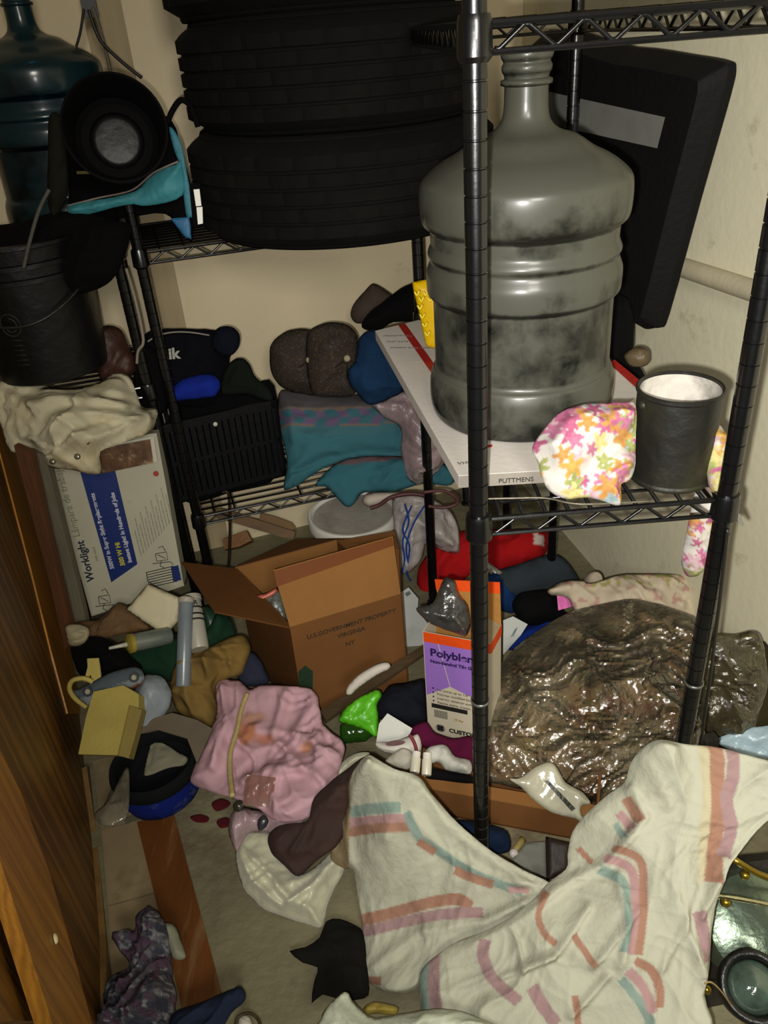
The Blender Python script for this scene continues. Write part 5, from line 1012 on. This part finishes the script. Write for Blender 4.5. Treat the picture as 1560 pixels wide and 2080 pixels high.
# pale blue bag, yellow block and clamps
pbl = M('pale_blue_nylon', '7c8488', 0.5, 0.15, 9, 0.25, 60)
lump('pale_blue_bag', 'pale blue grey bag behind the yellow foam block', 'bag', [(280, 1392), (300, 1370), (325, 1372), (345, 1395), (345, 1430), (325, 1465), (300, 1490), (262, 1495), (255, 1450), (268, 1415)], 300, 1430, 1.42, pbl, tilt=42, front=0.04, back=0.03, rim=0.04, wr=0.016, ws=0.08, seed=129, step=5)
Sm = Plane(50, aty(225, 1400, 1.43)); t = thing('printed_pouch', Sm.at(225, 1400), 'blue grey printed pouch with round emblems above the yellow block', 'pouch')
def pouchp(PV):
    C = np.tile(np.array(lin('4c555a')), (len(PV), 1)); v = PV[:, 1] + (PV[:, 0] - 180) * 0.35
    C[v > 1412] = lin('727a7c'); C[(v > 1424) & (vn(PV[:, 0] / 10, PV[:, 1] / 8, 3) > 0.5)] = lin('6a3c2a'); C[(v > 1436)] = lin('8a7a5c'); return C
patch('pouch', [(148, 1405), (165, 1398), (200, 1378), (235, 1362), (268, 1355), (288, 1362), (292, 1385), (270, 1400), (230, 1408), (190, 1430), (175, 1432)], Sm, fab('pouch_print', 'ffffff', attr=True, bump=0.1), t, step=4, front=0.02, back=0.015, rim=0.02, wr=0.004, seed=130, paint=pouchp)
Sm2 = Plane(50, Sm.p + Sm.n * 0.026)
for cx, cy in [(272, 1376), (178, 1405)]:
    Geo().lathe([(0.007, -0.001), (0.007, 0.001), (0.012, 0.001), (0.012, -0.001)], Sm2.at(cx, cy), Sm.n, 24, closed=True).obj('round_emblem', M('emblem_dark', '2c3034', 0.5), t)
    Geo().lathe([(0, 0.001), (0.006, 0.001), (0.006, 0)], Sm2.at(cx, cy), Sm.n, 20).obj('emblem_centre', M('emblem_light', '9a927c', 0.5), t)
yfoam = M('yellow_foam', '9a8a42', 0.85, 0.1, 12, 0.3, 120)
Sy = Plane(38, aty(215, 1470, 1.33)); t = thing('foam_block', Sy.at(215, 1480), 'yellow foam block standing beside the door above the blue cap', 'block')
Geo().slab([Sy.at(*p) for p in [(159, 1532), (175, 1455), (190, 1405), (250, 1392), (282, 1410), (282, 1438), (262, 1432), (238, 1534)]], 0.05, Sy.n).obj('block', yfoam, t)
Geo().slab([Sy.at(*p) - Sy.n * 0.012 for p in [(238, 1534), (262, 1432), (285, 1440), (272, 1490), (258, 1540)]], 0.035, Sy.n).obj('side_wedge', M('yellow_foam_side', '7c6c34', 0.85, 0.1, 12, 0.3, 120), t)
ymp = M('yellow_band', 'a8964c', 0.7, 0.1)
cable('yellow_strap', [aty(*p, 1.42) for p in [(188, 1385), (170, 1378), (148, 1382), (141, 1398), (152, 1418), (175, 1436)]], 0.006, ymp, None, label='pale yellow strap loop beside the door', cat='strap')
flat_t('yellow_tag', 'pale yellow forked tag standing on the black heap', 'tag', [(170, 1385), (178, 1355), (177, 1338), (200, 1337), (203, 1355), (205, 1375), (188, 1385), (184, 1370), (176, 1384)], Plane(65, aty(188, 1360, 1.44)), 0.004, ymp)
# grey-brown flap and blue cap
flat_t('grey_felt', 'grey brown felt piece behind the blue and black cap', 'felt', [(265, 1495), (300, 1462), (350, 1448), (400, 1462), (432, 1480), (400, 1550), (380, 1500), (320, 1482)], Plane(30, aty(350, 1480, 1.36)), 0.01, fab('felt_grey', '5e5446'))
def hat():
    c = atz(309, 1545, 0.13); t = thing('knit_cap', (c[0], c[1], 0.0), 'upturned blue cap with a black brim band beside the pink shirt', 'cap')
    axu = nrm([-0.06, 0.02, 1.0]); R0 = 0.100
    Geo().lathe([(R0, 0.0), (R0 + 0.004, -0.014), (R0 + 0.002, -0.032), (R0 - 0.006, -0.036), (R0 - 0.010, -0.03), (R0 - 0.009, 0.0), (R0 - 0.004, 0.004)], c, axu, 48, closed=True).obj('brim_band', fab('cap_black', '0d1010', bump=0.6, bs=160), t, True)
    Geo().lathe([(R0 - 0.003, -0.030), (R0 - 0.002, -0.07), (R0 - 0.012, -0.100), (R0 - 0.045, -0.114), (0, -0.118)], c, axu, 48).obj('crown', fab('cap_blue', '0c1c64', dirt=('6c7458', 0.12, 9)), t, True)
    Geo().lathe([(0, -0.108), (R0 - 0.047, -0.105), (R0 - 0.022, -0.090), (R0 - 0.010, -0.062), (R0 - 0.009, -0.012)], c, axu, 48).obj('inside', _m['cap_black'], t, True)
    S5 = Plane(14, c - axu * 0.05)
    patch('inner_lining', [(296, 1548), (305, 1512), (330, 1508), (362, 1528), (382, 1540), (372, 1555), (340, 1560), (312, 1572), (292, 1575)], S5, fab('lining_grey', '7c7864', dirt=('4a4840', 0.35, 14)), t, step=4, front=0.012, back=0.008, rim=0.02, wr=0.006, ws=0.04, seed=131, label='pale lining')
hat()
# pink shirt
pink = fab('pink_cloth', 'b08c92', dirt=('9a7a7c', 0.3, 5))
PK = Field([(500, 1390, 1.50), (640, 1440, 1.38), (690, 1520, 1.26), (400, 1590, 1.28), (560, 1500, 1.34), (480, 1620, 1.18), (600, 1660, 1.12), (660, 1600, 1.18), (420, 1480, 1.38)], n=(0, -0.6, 0.8))
def pinkp(PV):
    C = np.tile(np.array(lin('b8929a')), (len(PV), 1))
    for cx, cy, rx, ry, c in [(505, 1490, 22, 30, 'a0684c'), (540, 1505, 26, 12, 'ac7464'), (625, 1520, 16, 14, 'ac7c62'), (520, 1460, 30, 14, 'b08474')]:
        d = np.hypot((PV[:, 0] - cx) / rx, (PV[:, 1] - cy) / ry) + 0.5 * vn(PV[:, 0] / 8, PV[:, 1] / 8, 2); a = np.clip((1.3 - d) * 2, 0, 1)[:, None]; C = C * (1 - a) + np.array(lin(c)) * a
    return C
t = thing('pink_shirt', atz(550, 1600, 0.02), 'large crumpled pale pink shirt with orange stains in the middle of the floor', 'shirt')
patch('body', [(438, 1390), (460, 1378), (485, 1382), (505, 1400), (520, 1392), (560, 1390), (620, 1396), (640, 1410), (648, 1445), (655, 1475), (690, 1500), (700, 1520), (690, 1560), (680, 1610), (650, 1650), (600, 1670), (560, 1665), (520, 1640), (480, 1625), (440, 1610), (390, 1590), (392, 1560), (415, 1510), (430, 1480), (440, 1440)], PK, fab('pink_print', 'ffffff', attr=True), t, step=5, front=0.035, back=0.03, rim=0.04, wr=0.030, ws=0.085, seed=141, paint=pinkp,
      creases=[([(455, 1400), (470, 1470), (440, 1560)], 0.02, 9), ([(580, 1410), (560, 1500), (620, 1560)], 0.022, 10), ([(640, 1430), (600, 1490), (690, 1540)], 0.025, 10), ([(500, 1590), (560, 1560), (640, 1570), (670, 1600)], 0.02, 10)])
P1_ = [PK.at(*p) + PK.n * 0.062 for p in [(512, 1418), (500, 1450), (492, 1490), (480, 1530), (478, 1570), (484, 1620)]]
cable('cream_strap', P1_, 0.0058, M('strap_cream', 'a08e5c', 0.6, 0.1), None, label='narrow cream strap lying down across the pink shirt', cat='strap')
Geo().lathe([(0, 0.006), (0.009, 0.004), (0.012, 0), (0.010, -0.006), (0, -0.008)], PK.at(490, 1638) + PK.n * 0.03, (0, -0.5, 0.8), 20).obj('dark_stopper', M('stopper', '2c2a20', 0.25), None, True, label='small dark round stopper at the end of the cream strap', cat='stopper')
Sq = Plane(35, PK.at(525, 1605) + PK.n * 0.055)
flat_t('clear_sachet', 'small clear plastic sachet lying on the lower pink shirt', 'sachet', [(500, 1572), (560, 1580), (552, 1640), (492, 1636)], Sq, 0.0015, film('sachet_film', (0.85, 0.72, 0.68), 0.18, 0.06, 0.6, 30, 0.1, (0.5, 0.35, 0.3)))
lump('pink_film_bag', 'thin pinkish plastic bag on the floor below the pink shirt', 'bag', [(468, 1660), (490, 1640), (550, 1650), (620, 1655), (600, 1680), (560, 1690), (520, 1690), (500, 1700), (482, 1730), (466, 1700)], 530, 1670, 1.14, M('pink_film', '9c8488', 0.3, 0.2, 9, 0.4, 40), tilt=25, front=0.025, back=0.01, rim=0.03, wr=0.012, ws=0.05, seed=142, step=5)
lump('dark_clip', 'small dark clip on the thin pinkish bag', 'clip', [(523, 1668), (535, 1656), (545, 1666), (540, 1680), (526, 1688)], 534, 1672, 1.10, M('clip_dark', '2e2e34', 0.3), tilt=45, front=0.01, back=0.008, rim=0.01, wr=0.0, step=4)
# satin cap and brown suede
satin = M('cream_satin', 'b4b298', 0.35, 0.08, 9, 0.25, 40, spec=0.5, sheen=0.3)
t = lump('satin_garment', 'shiny cream satin garment on the floor left of the brown suede', 'garment', [(478, 1722), (488, 1698), (510, 1688), (545, 1690), (556, 1715), (575, 1755), (608, 1778), (650, 1752), (690, 1720), (700, 1765), (682, 1800), (664, 1840), (660, 1888), (620, 1875), (580, 1862), (530, 1842), (496, 1805), (482, 1765)], 580, 1780, 1.06, satin, tilt=30, front=0.045, back=0.02, rim=0.05, wr=0.018, ws=0.07, seed=143, step=5,
     creases=[([(490, 1735), (520, 1790), (580, 1845), (640, 1800), (690, 1740)], 0.02, 7), ([(600, 1790), (660, 1760)], 0.02, 8), ([(490, 1720), (540, 1765), (590, 1820)], 0.015, 6), ([(620, 1850), (650, 1800), (680, 1770)], 0.012, 5)])
lump('brown_suede', 'dark brown suede piece draped under the left edge of the striped sheet', 'leather', [(544, 1702), (560, 1680), (590, 1672), (624, 1668), (640, 1622), (668, 1590), (700, 1565), (742, 1536), (752, 1560), (720, 1620), (700, 1690), (680, 1722), (640, 1752), (606, 1780), (578, 1757), (552, 1730)], 650, 1670, 1.08, M('suede_brown', '2c160e', 0.85, 0.35, 10, 0.3, 120), tilt=40, front=0.035, back=0.03, rim=0.04, wr=0.012, ws=0.09, seed=144, step=5)
lump('white_fringe', 'white satin ruffle between the pink shirt and the brown suede', 'garment', [(680, 1600), (665, 1620), (675, 1580), (695, 1550), (725, 1530), (750, 1528), (745, 1542), (710, 1562), (692, 1580)], 705, 1560, 1.24, satin, tilt=45, front=0.02, back=0.015, rim=0.02, wr=0.01, ws=0.03, seed=145, step=4)
# black star-shaped cloth
lump('black_star_cloth', 'black pointed felt cloth on the floor at the left edge of the striped sheet', 'cloth', [(588, 1932), (620, 1925), (650, 1905), (662, 1872), (690, 1868), (720, 1880), (740, 1900), (745, 1950), (752, 2010), (740, 2030), (690, 2030), (655, 2020), (632, 2038), (638, 1990), (645, 1965), (615, 1955)], 680, 1950, 0.885, fab('black_felt', '11100c'), tilt=6, smooth=2, front=0.012, thin=0.004, rim=0.03, wr=0.010, ws=0.10, seed=146, step=5)

# ================================================================ TILES, BOARD AND CLUTTER ON THE NEAR FLOOR
def on_floor(name, label, cat, pts, th, mat, **k): return Geo().slab([atz(x, y, th) for x, y in pts], th, (0, 0, 1)).obj(name, mat, label=label, cat=cat, **k)
tile = M('beige_tile', '86765a', 0.5, 0.12, 7, 0.1, 60, dirt=('6c5c40', 0.3, 10))
tt = thing('tile_strip', atz(250, 1750), 'row of beige floor tiles along the foot of the wooden door', 'tiles')
for pts in [[(188, 1545), (250, 1530), (286, 1662), (205, 1683)], [(206, 1686), (287, 1665), (322, 1810), (219, 1838)], [(220, 1841), (323, 1813), (352, 1950), (228, 1985)], [(229, 1988), (353, 1953), (385, 2100), (232, 2140)]]:
    Geo().slab([atz(x, y, 0.006) for x, y in pts], 0.006, (0, 0, 1)).obj('tile', tile, tt)
on_floor('brown_board', 'reddish brown board lying flat on the floor beside the tiles', 'board', [(278, 1670), (352, 1650), (456, 2038), (372, 2058)], 0.012, M('board_brown', '5c3410', 0.5, 0.2, 6, 0.1, 50, dirt=('7a5a38', 0.2, 8), stretch=(3, 0.4, 1)))
lump('clear_sleeve', 'clear plastic sleeve with a bright clip lying on the tiles', 'sleeve', [(192, 1655), (220, 1625), (255, 1560), (262, 1580), (262, 1640), (250, 1668), (215, 1680)], 235, 1640, 1.18, film('sleeve_film', (0.8, 0.78, 0.7), 0.2, 0.1, 0.5, 25, 0.1, (0.4, 0.36, 0.28)), tilt=15, thin=0.0015, front=0.006, rim=0.02, wr=0.006, seed=151, step=5)
cable('grey_stick', [atz(*p, 0.03) for p in [(205, 1665), (232, 1600), (240, 1560)]], 0.007, M('stick_grey', '5a5640', 0.6), None, label='thin grey stick leaning on the tiles below the foam block', cat='stick')
on_floor('grey_strap_end', 'short grey strap end on the tiles below the blue cap', 'strap', [(250, 1660), (300, 1645), (303, 1655), (256, 1674)], 0.008, M('strap_end', '5c5644', 0.7))
def yarnp(PV):
    C = np.tile(np.array(lin('444248')), (len(PV), 1)); a = vn(PV[:, 0] / 6, PV[:, 1] / 6, 3); b = vn(PV[:, 0] / 15, PV[:, 1] / 15, 8)
    C[a > 0.6] = lin('605e66'); C[a > 0.75] = lin('77777a'); C[b > 0.68] = lin('4a3a48'); C[b < 0.3] = lin('353642'); return C
lump('fuzzy_scarf', 'fuzzy purple and grey scarf heap at the bottom of the floor boards', 'scarf', [(228, 1900), (250, 1890), (275, 1890), (275, 1858), (300, 1842), (325, 1862), (340, 1880), (348, 1925), (350, 1990), (362, 2060), (358, 2110), (205, 2110), (212, 2040), (220, 1990), (260, 1960), (240, 1930)], 290, 1990, 0.84, fab('yarn_print', 'ffffff', attr=True, bump=1.0, bs=120), tilt=20, front=0.05, back=0.02, rim=0.04, wr=0.022, ws=0.035, seed=152, step=4, paint=yarnp, jit=1.5)
lump('pale_sock', 'pale grey sock lying on the brown board beside the fuzzy scarf', 'sock', [(330, 1880), (345, 1875), (358, 1885), (368, 1910), (378, 1940), (368, 1950), (350, 1945), (338, 1915)], 355, 1915, 0.90, fab('sock_grey', '80806e'), tilt=15, front=0.02, back=0.01, rim=0.02, wr=0.004, seed=153, step=4)
lump('navy_cloth', 'navy cloth scrap at the bottom edge beside the brown board', 'cloth', [(350, 2060), (400, 2040), (450, 2020), (490, 2008), (498, 2030), (470, 2060), (430, 2110), (350, 2110)], 420, 2060, 0.76, fab('navy_scrap', '1c2438'), tilt=12, front=0.03, back=0.01, rim=0.03, wr=0.012, ws=0.06, seed=154, step=5)
Geo().lathe([(0, 0.010), (0.007, 0.008), (0.010, 0), (0.007, -0.008), (0, -0.010)], atz(485, 2013, 0.04), (0, -0.3, 0.9), 18).obj('glass_bead', M('bead_dark', '22242a', 0.08, spec=0.9), None, True, label='shiny dark bead on the tip of the navy scrap', cat='bead')
cable('thin_cable', [atz(*p, 0.012) for p in [(478, 2095), (482, 2068), (505, 2058), (525, 2072), (532, 2100)]], 0.003, M('cord_brown', '3c3418', 0.6), None, label='thin brown cord loop on the floor at the bottom edge', cat='cord')
lump('tissue_ball', 'small white tissue ball inside the brown cord loop', 'tissue', [(484, 2070), (496, 2062), (508, 2068), (512, 2085), (500, 2095), (486, 2090)], 498, 2080, 0.75, pap('tissue_white', 'b8b0a4'), tilt=20, front=0.015, back=0.01, rim=0.012, wr=0.006, ws=0.02, seed=155, step=3)
for i, O in enumerate([[(430, 1632), (450, 1622), (468, 1630), (462, 1640), (440, 1648)], [(386, 1660), (405, 1654), (424, 1660), (420, 1670), (398, 1670)], [(440, 1668), (458, 1660), (472, 1668), (466, 1678), (448, 1682)]]):
    cx = sum(p[0] for p in O) / len(O); cy = sum(p[1] for p in O) / len(O)
    lump('red_scrap', ['upper dark red petal-like scrap on the floor below the pink shirt', 'dark red scrap on the floor nearest the blue cap', 'lower dark red scrap on the floor beside the thin pinkish bag'][i], 'scrap', O, cx, cy, atz(cx, cy, 0.006)[1], fab('red_scrap', '4a1218'), tilt=5, thin=0.001, front=0.0015, rim=0.008, wr=0.0012, ws=0.02, seed=156 + i, step=3)
# litter at the bottom edge
lump('white_tissue_bag', 'torn whitish plastic bag at the bottom edge under the striped sheet', 'bag', [(652, 2070), (662, 2045), (690, 2020), (706, 2018), (722, 2045), (760, 2068), (820, 2060), (900, 2050), (960, 2065), (1020, 2110), (660, 2110)], 800, 2075, 0.70, M('bag_whitish', 'a4a894', 0.5, 0.15, 9, 0.3, 40), tilt=15, front=0.03, back=0.01, rim=0.03, wr=0.014, ws=0.05, seed=161, step=5)
lump('yellow_peel', 'yellowish peel on the whitish bag at the bottom edge', 'peel', [(738, 2048), (755, 2036), (785, 2040), (808, 2048), (800, 2062), (765, 2060), (745, 2062)], 772, 2050, 0.76, M('peel_yellow', 'a08c38', 0.6, 0.3, 20, 0.2), tilt=25, front=0.018, back=0.01, rim=0.015, wr=0.006, ws=0.03, seed=162, step=3)

# ================================================================ LARGE STRIPED SHEET
TEAL, PINK, ORG, MAUV, CREAM = '7c8d82', 'a07f7c', '946f5c', '937877', 'aca486'
BASE = 'a8a794'
shm = fab('sheet_print', 'ffffff', attr=True, bump=0.3, bs=45, var=0.06, crease=(7, 0.030))
t = thing('striped_sheet', atz(1050, 1950, 0.02), 'large crumpled cream bed sheet with pink, orange and green stripes in the foreground', 'sheet')
def paintL(PV):
    C = stripes(BASE, [([(700, 1652), (760, 1643), (815, 1641)], 11, TEAL), ([(700, 1672), (770, 1665), (826, 1662)], 9, PINK), ([(700, 1692), (770, 1682), (836, 1680)], 10, ORG),
                       ([(826, 1650), (850, 1700), (890, 1728), (950, 1768), (1000, 1790), (1060, 1812)], 9, TEAL), ([(848, 1708), (884, 1732)], 8, ORG), ([(922, 1766), (950, 1780), (1000, 1796)], 9, ORG), ([(1030, 1806), (1075, 1808)], 6, PINK),
                       ([(728, 1870), (800, 1853), (870, 1834), (930, 1826), (955, 1842)], 12, ORG), ([(735, 1893), (820, 1872), (900, 1856), (980, 1852)], 11, MAUV), ([(748, 1990), (775, 1990)], 9, ORG)])(PV)
    m = PV[:, 0] < 712 - (PV[:, 1] - 1600) * 0.01; C[m & (PV[:, 1] > 1560)] = lin('8c7a5c'); return C
FL = Field([(745, 1540, 1.06), (870, 1600, 1.02), (920, 1660, 0.98), (990, 1725, 0.94), (690, 1710, 1.07), (700, 1620, 1.09), (722, 1800, 1.00), (735, 1950, 0.89), (790, 2005, 0.82), (1100, 1790, 0.87), (900, 1800, 0.93), (950, 1900, 0.86), (820, 1900, 0.90), (780, 1700, 0.99)], n=(0, -0.6, 0.8))
patch('draped_fold', [(745, 1535), (762, 1540), (800, 1562), (850, 1578), (885, 1622), (930, 1672), (1000, 1730), (1060, 1765), (1118, 1792), (1130, 1820), (1080, 1860), (1000, 1900), (900, 1960), (840, 2010), (790, 2018), (755, 2002), (728, 1965), (735, 1900), (722, 1810), (716, 1768), (700, 1765), (672, 1742), (684, 1690), (705, 1640), (708, 1590), (725, 1555)], FL, shm, t, step=4, front=0.018, thin=0.003, rim=0.02, wr=0.010, ws=0.075, seed=171, paint=paintL,
      creases=[([(750, 1550), (712, 1620), (705, 1700), (716, 1760)], 0.0132, 9), ([(840, 1660), (900, 1730), (1000, 1785), (1100, 1800)], 0.0084, 10), ([(760, 1560), (800, 1650), (850, 1700)], 0.0072, 14), ([(860, 1590), (940, 1700), (1060, 1790)], 0.0084, 12), ([(760, 1960), (850, 1890), (980, 1870), (1090, 1820)], 0.0108, 12)])
def paintR(PV):
    return stripes(BASE, [([(1425, 1500), (1432, 1600), (1426, 1700), (1430, 1790)], 12, CREAM), ([(1450, 1500), (1452, 1600), (1450, 1680), (1447, 1740), (1440, 1790)], 15, ORG), ([(1484, 1505), (1484, 1580), (1468, 1625), (1480, 1690), (1466, 1740)], 14, MAUV),
                          ([(1212, 1764), (1240, 1776), (1262, 1790), (1272, 1830), (1272, 1880), (1262, 1930)], 10, TEAL), ([(1222, 1742), (1258, 1752), (1282, 1772), (1288, 1830), (1284, 1890), (1276, 1935)], 9, PINK), ([(1238, 1722), (1278, 1734), (1300, 1758), (1303, 1830), (1300, 1880), (1290, 1935)], 8, ORG),
                          ([(1258, 1985), (1285, 2020), (1310, 2060), (1318, 2100)], 9, TEAL), ([(1270, 1968), (1300, 2000), (1318, 2050)], 10, PINK), ([(1285, 1948), (1318, 1968), (1332, 2005), (1330, 2040)], 9, ORG),
                          ([(1262, 1622), (1290, 1668)], 10, ORG), ([(1250, 1650), (1275, 1682)], 9, PINK), ([(1243, 1672), (1256, 1700)], 7, TEAL), ([(1172, 1722), (1200, 1752)], 6, ORG),
                          ([(1410, 1848), (1424, 1900), (1432, 1950)], 13, MAUV), ([(984, 1905), (980, 1940), (1000, 1985), (1040, 2020), (1050, 2030)], 12, MAUV), ([(1078, 2000), (1100, 2040), (1130, 2080)], 13, MAUV),
                          ([(1108, 1808), (1090, 1850), (1100, 1890), (1126, 1915)], 7, ORG), ([(1160, 1895), (1205, 1960)], 7, ORG), ([(882, 1935), (880, 1985), (885, 2040), (905, 2080)], 12, MAUV), ([(864, 1955), (860, 2000), (866, 2050)], 8, TEAL), ([(1165, 2020), (1175, 2090)], 7, ORG)])(PV)
FR = Field([(1335, 1505, 0.93), (1500, 1530, 0.89), (1600, 1570, 0.85), (1250, 1620, 0.93), (1170, 1700, 0.92), (1120, 1790, 0.86), (1300, 1700, 0.86), (1450, 1700, 0.82), (1450, 1850, 0.74), (1430, 2000, 0.68), (1300, 2060, 0.66), (1100, 2050, 0.70), (900, 2050, 0.74), (860, 1980, 0.81), (1000, 1885, 0.83), (1250, 1850, 0.77), (1100, 1920, 0.77)], n=(0, -0.62, 0.78))
patch('draped_fold', [(1112, 1795), (1148, 1765), (1152, 1730), (1165, 1690), (1195, 1650), (1240, 1612), (1268, 1590), (1285, 1545), (1310, 1515), (1340, 1503), (1400, 1512), (1450, 1518), (1510, 1532), (1600, 1562), (1600, 1630), (1540, 1690), (1490, 1752), (1468, 1800), (1452, 1840), (1444, 1890), (1440, 1960), (1430, 2020), (1432, 2110), (1200, 2120), (1000, 2110), (880, 2110), (855, 2050), (850, 1985), (870, 1950), (930, 1912), (985, 1892), (1040, 1862), (1080, 1830)], FR, shm, t, step=4, front=0.02, thin=0.003, rim=0.02, wr=0.013, ws=0.075, seed=172, paint=paintR,
      creases=[([(1270, 1600), (1300, 1660), (1230, 1750), (1130, 1800), (1040, 1870), (960, 1905)], 0.0132, 12), ([(1500, 1740), (1440, 1800), (1415, 1860)], 0.012, 9), ([(1250, 1780), (1270, 1850), (1260, 1950)], 0.0108, 10), ([(1190, 1840), (1130, 1930), (1060, 1960)], 0.012, 10), ([(1200, 1960), (1290, 1850)], 0.0108, 9), ([(1340, 1960), (1380, 1880), (1400, 1800)], 0.009, 10), ([(1020, 1980), (1120, 1940)], 0.012, 8), ([(1310, 1560), (1350, 1640)], 0.0072, 12), ([(1160, 2060), (1230, 1980)], 0.0108, 9)])

# ================================================================ METAL LIGHT FITTING AT THE RIGHT EDGE
chrome = M('tarnished_chrome', '6c7a68', 0.22, 0.3, 10, 0.1, 30, metal=0.75); brass = M('brass', '9a8230', 0.3, 0.2, 12, 0.05, metal=0.9); darkm = M('dark_metal', '1a1712', 0.4, 0.3, 9, 0.1)
lc = aty(1520, 1880, 0.80)
t = thing('light_fitting', (lc[0], lc[1], 0.0), 'tarnished metal light fitting with a round glass lens at the right edge', 'lamp')
Geo().lathe([(0.0, 0.0), (0.05, 0.0), (0.085, -0.012), (0.098, -0.035), (0.10, -0.05), (0.094, -0.05), (0.08, -0.02), (0, -0.01)], aty(1545, 1880, 0.80), nrm([-0.1, -0.5, 0.86]), 48).obj('reflector', chrome, t, True, sharp=40)
Geo().lathe([(0.034, -0.04), (0.052, -0.03), (0.055, 0.0), (0.052, 0.008), (0.044, 0.008), (0.040, 0.0), (0.036, -0.03)], aty(1532, 2005, 0.68), nrm([-0.1, -0.45, 0.88]), 48, closed=True).obj('lens_ring', M('rubber_ring', '0d0d0b', 0.35), t, True)
Geo().lathe([(0, 0.012), (0.02, 0.009), (0.036, 0.0), (0.042, -0.01), (0, -0.02)], aty(1532, 2005, 0.68), nrm([-0.1, -0.45, 0.88]), 40).obj('lens', M('lens_glass', '3c4a40', 0.06, 0.4, 30, 0.1, spec=0.9), t, True)
cable('rod', [aty(1450, 1820, 0.78), aty(1500, 1826, 0.775), aty(1600, 1845, 0.77)], 0.004, M('rod_chrome', 'c8c4a0', 0.15, metal=1.0), t, n=3)
cable('rod', [aty(1490, 1745, 0.86), aty(1540, 1775, 0.85), aty(1600, 1795, 0.84)], 0.006, brass, t, n=3)
for x, y, Y in [(1475, 1833, 0.775), (1514, 1778, 0.85), (1436, 2010, 0.72)]: Geo().lathe([(0, 0.006), (0.006, 0.005), (0.008, 0), (0.008, -0.006), (0, -0.006)], aty(x, y, Y), (0, -0.6, 0.8), 18).obj('knob', brass, t, True)
Geo().slab([aty(1430, 1760, 0.90), aty(1620, 1740, 0.90), aty(1640, 2120, 0.72), aty(1430, 2120, 0.72)], 0.03).obj('housing', M('housing_dark', '1e1a12', 0.5, 0.4, 9, 0.2), t)
cable('thin_wire', [aty(*p, 0.66) for p in [(1430, 1998), (1446, 1996), (1470, 2020), (1508, 2078), (1515, 2100)]], 0.0014, M('wire_tan', '8a7448', 0.5), None, label='thin tan wire beside the metal light fitting', cat='wire')
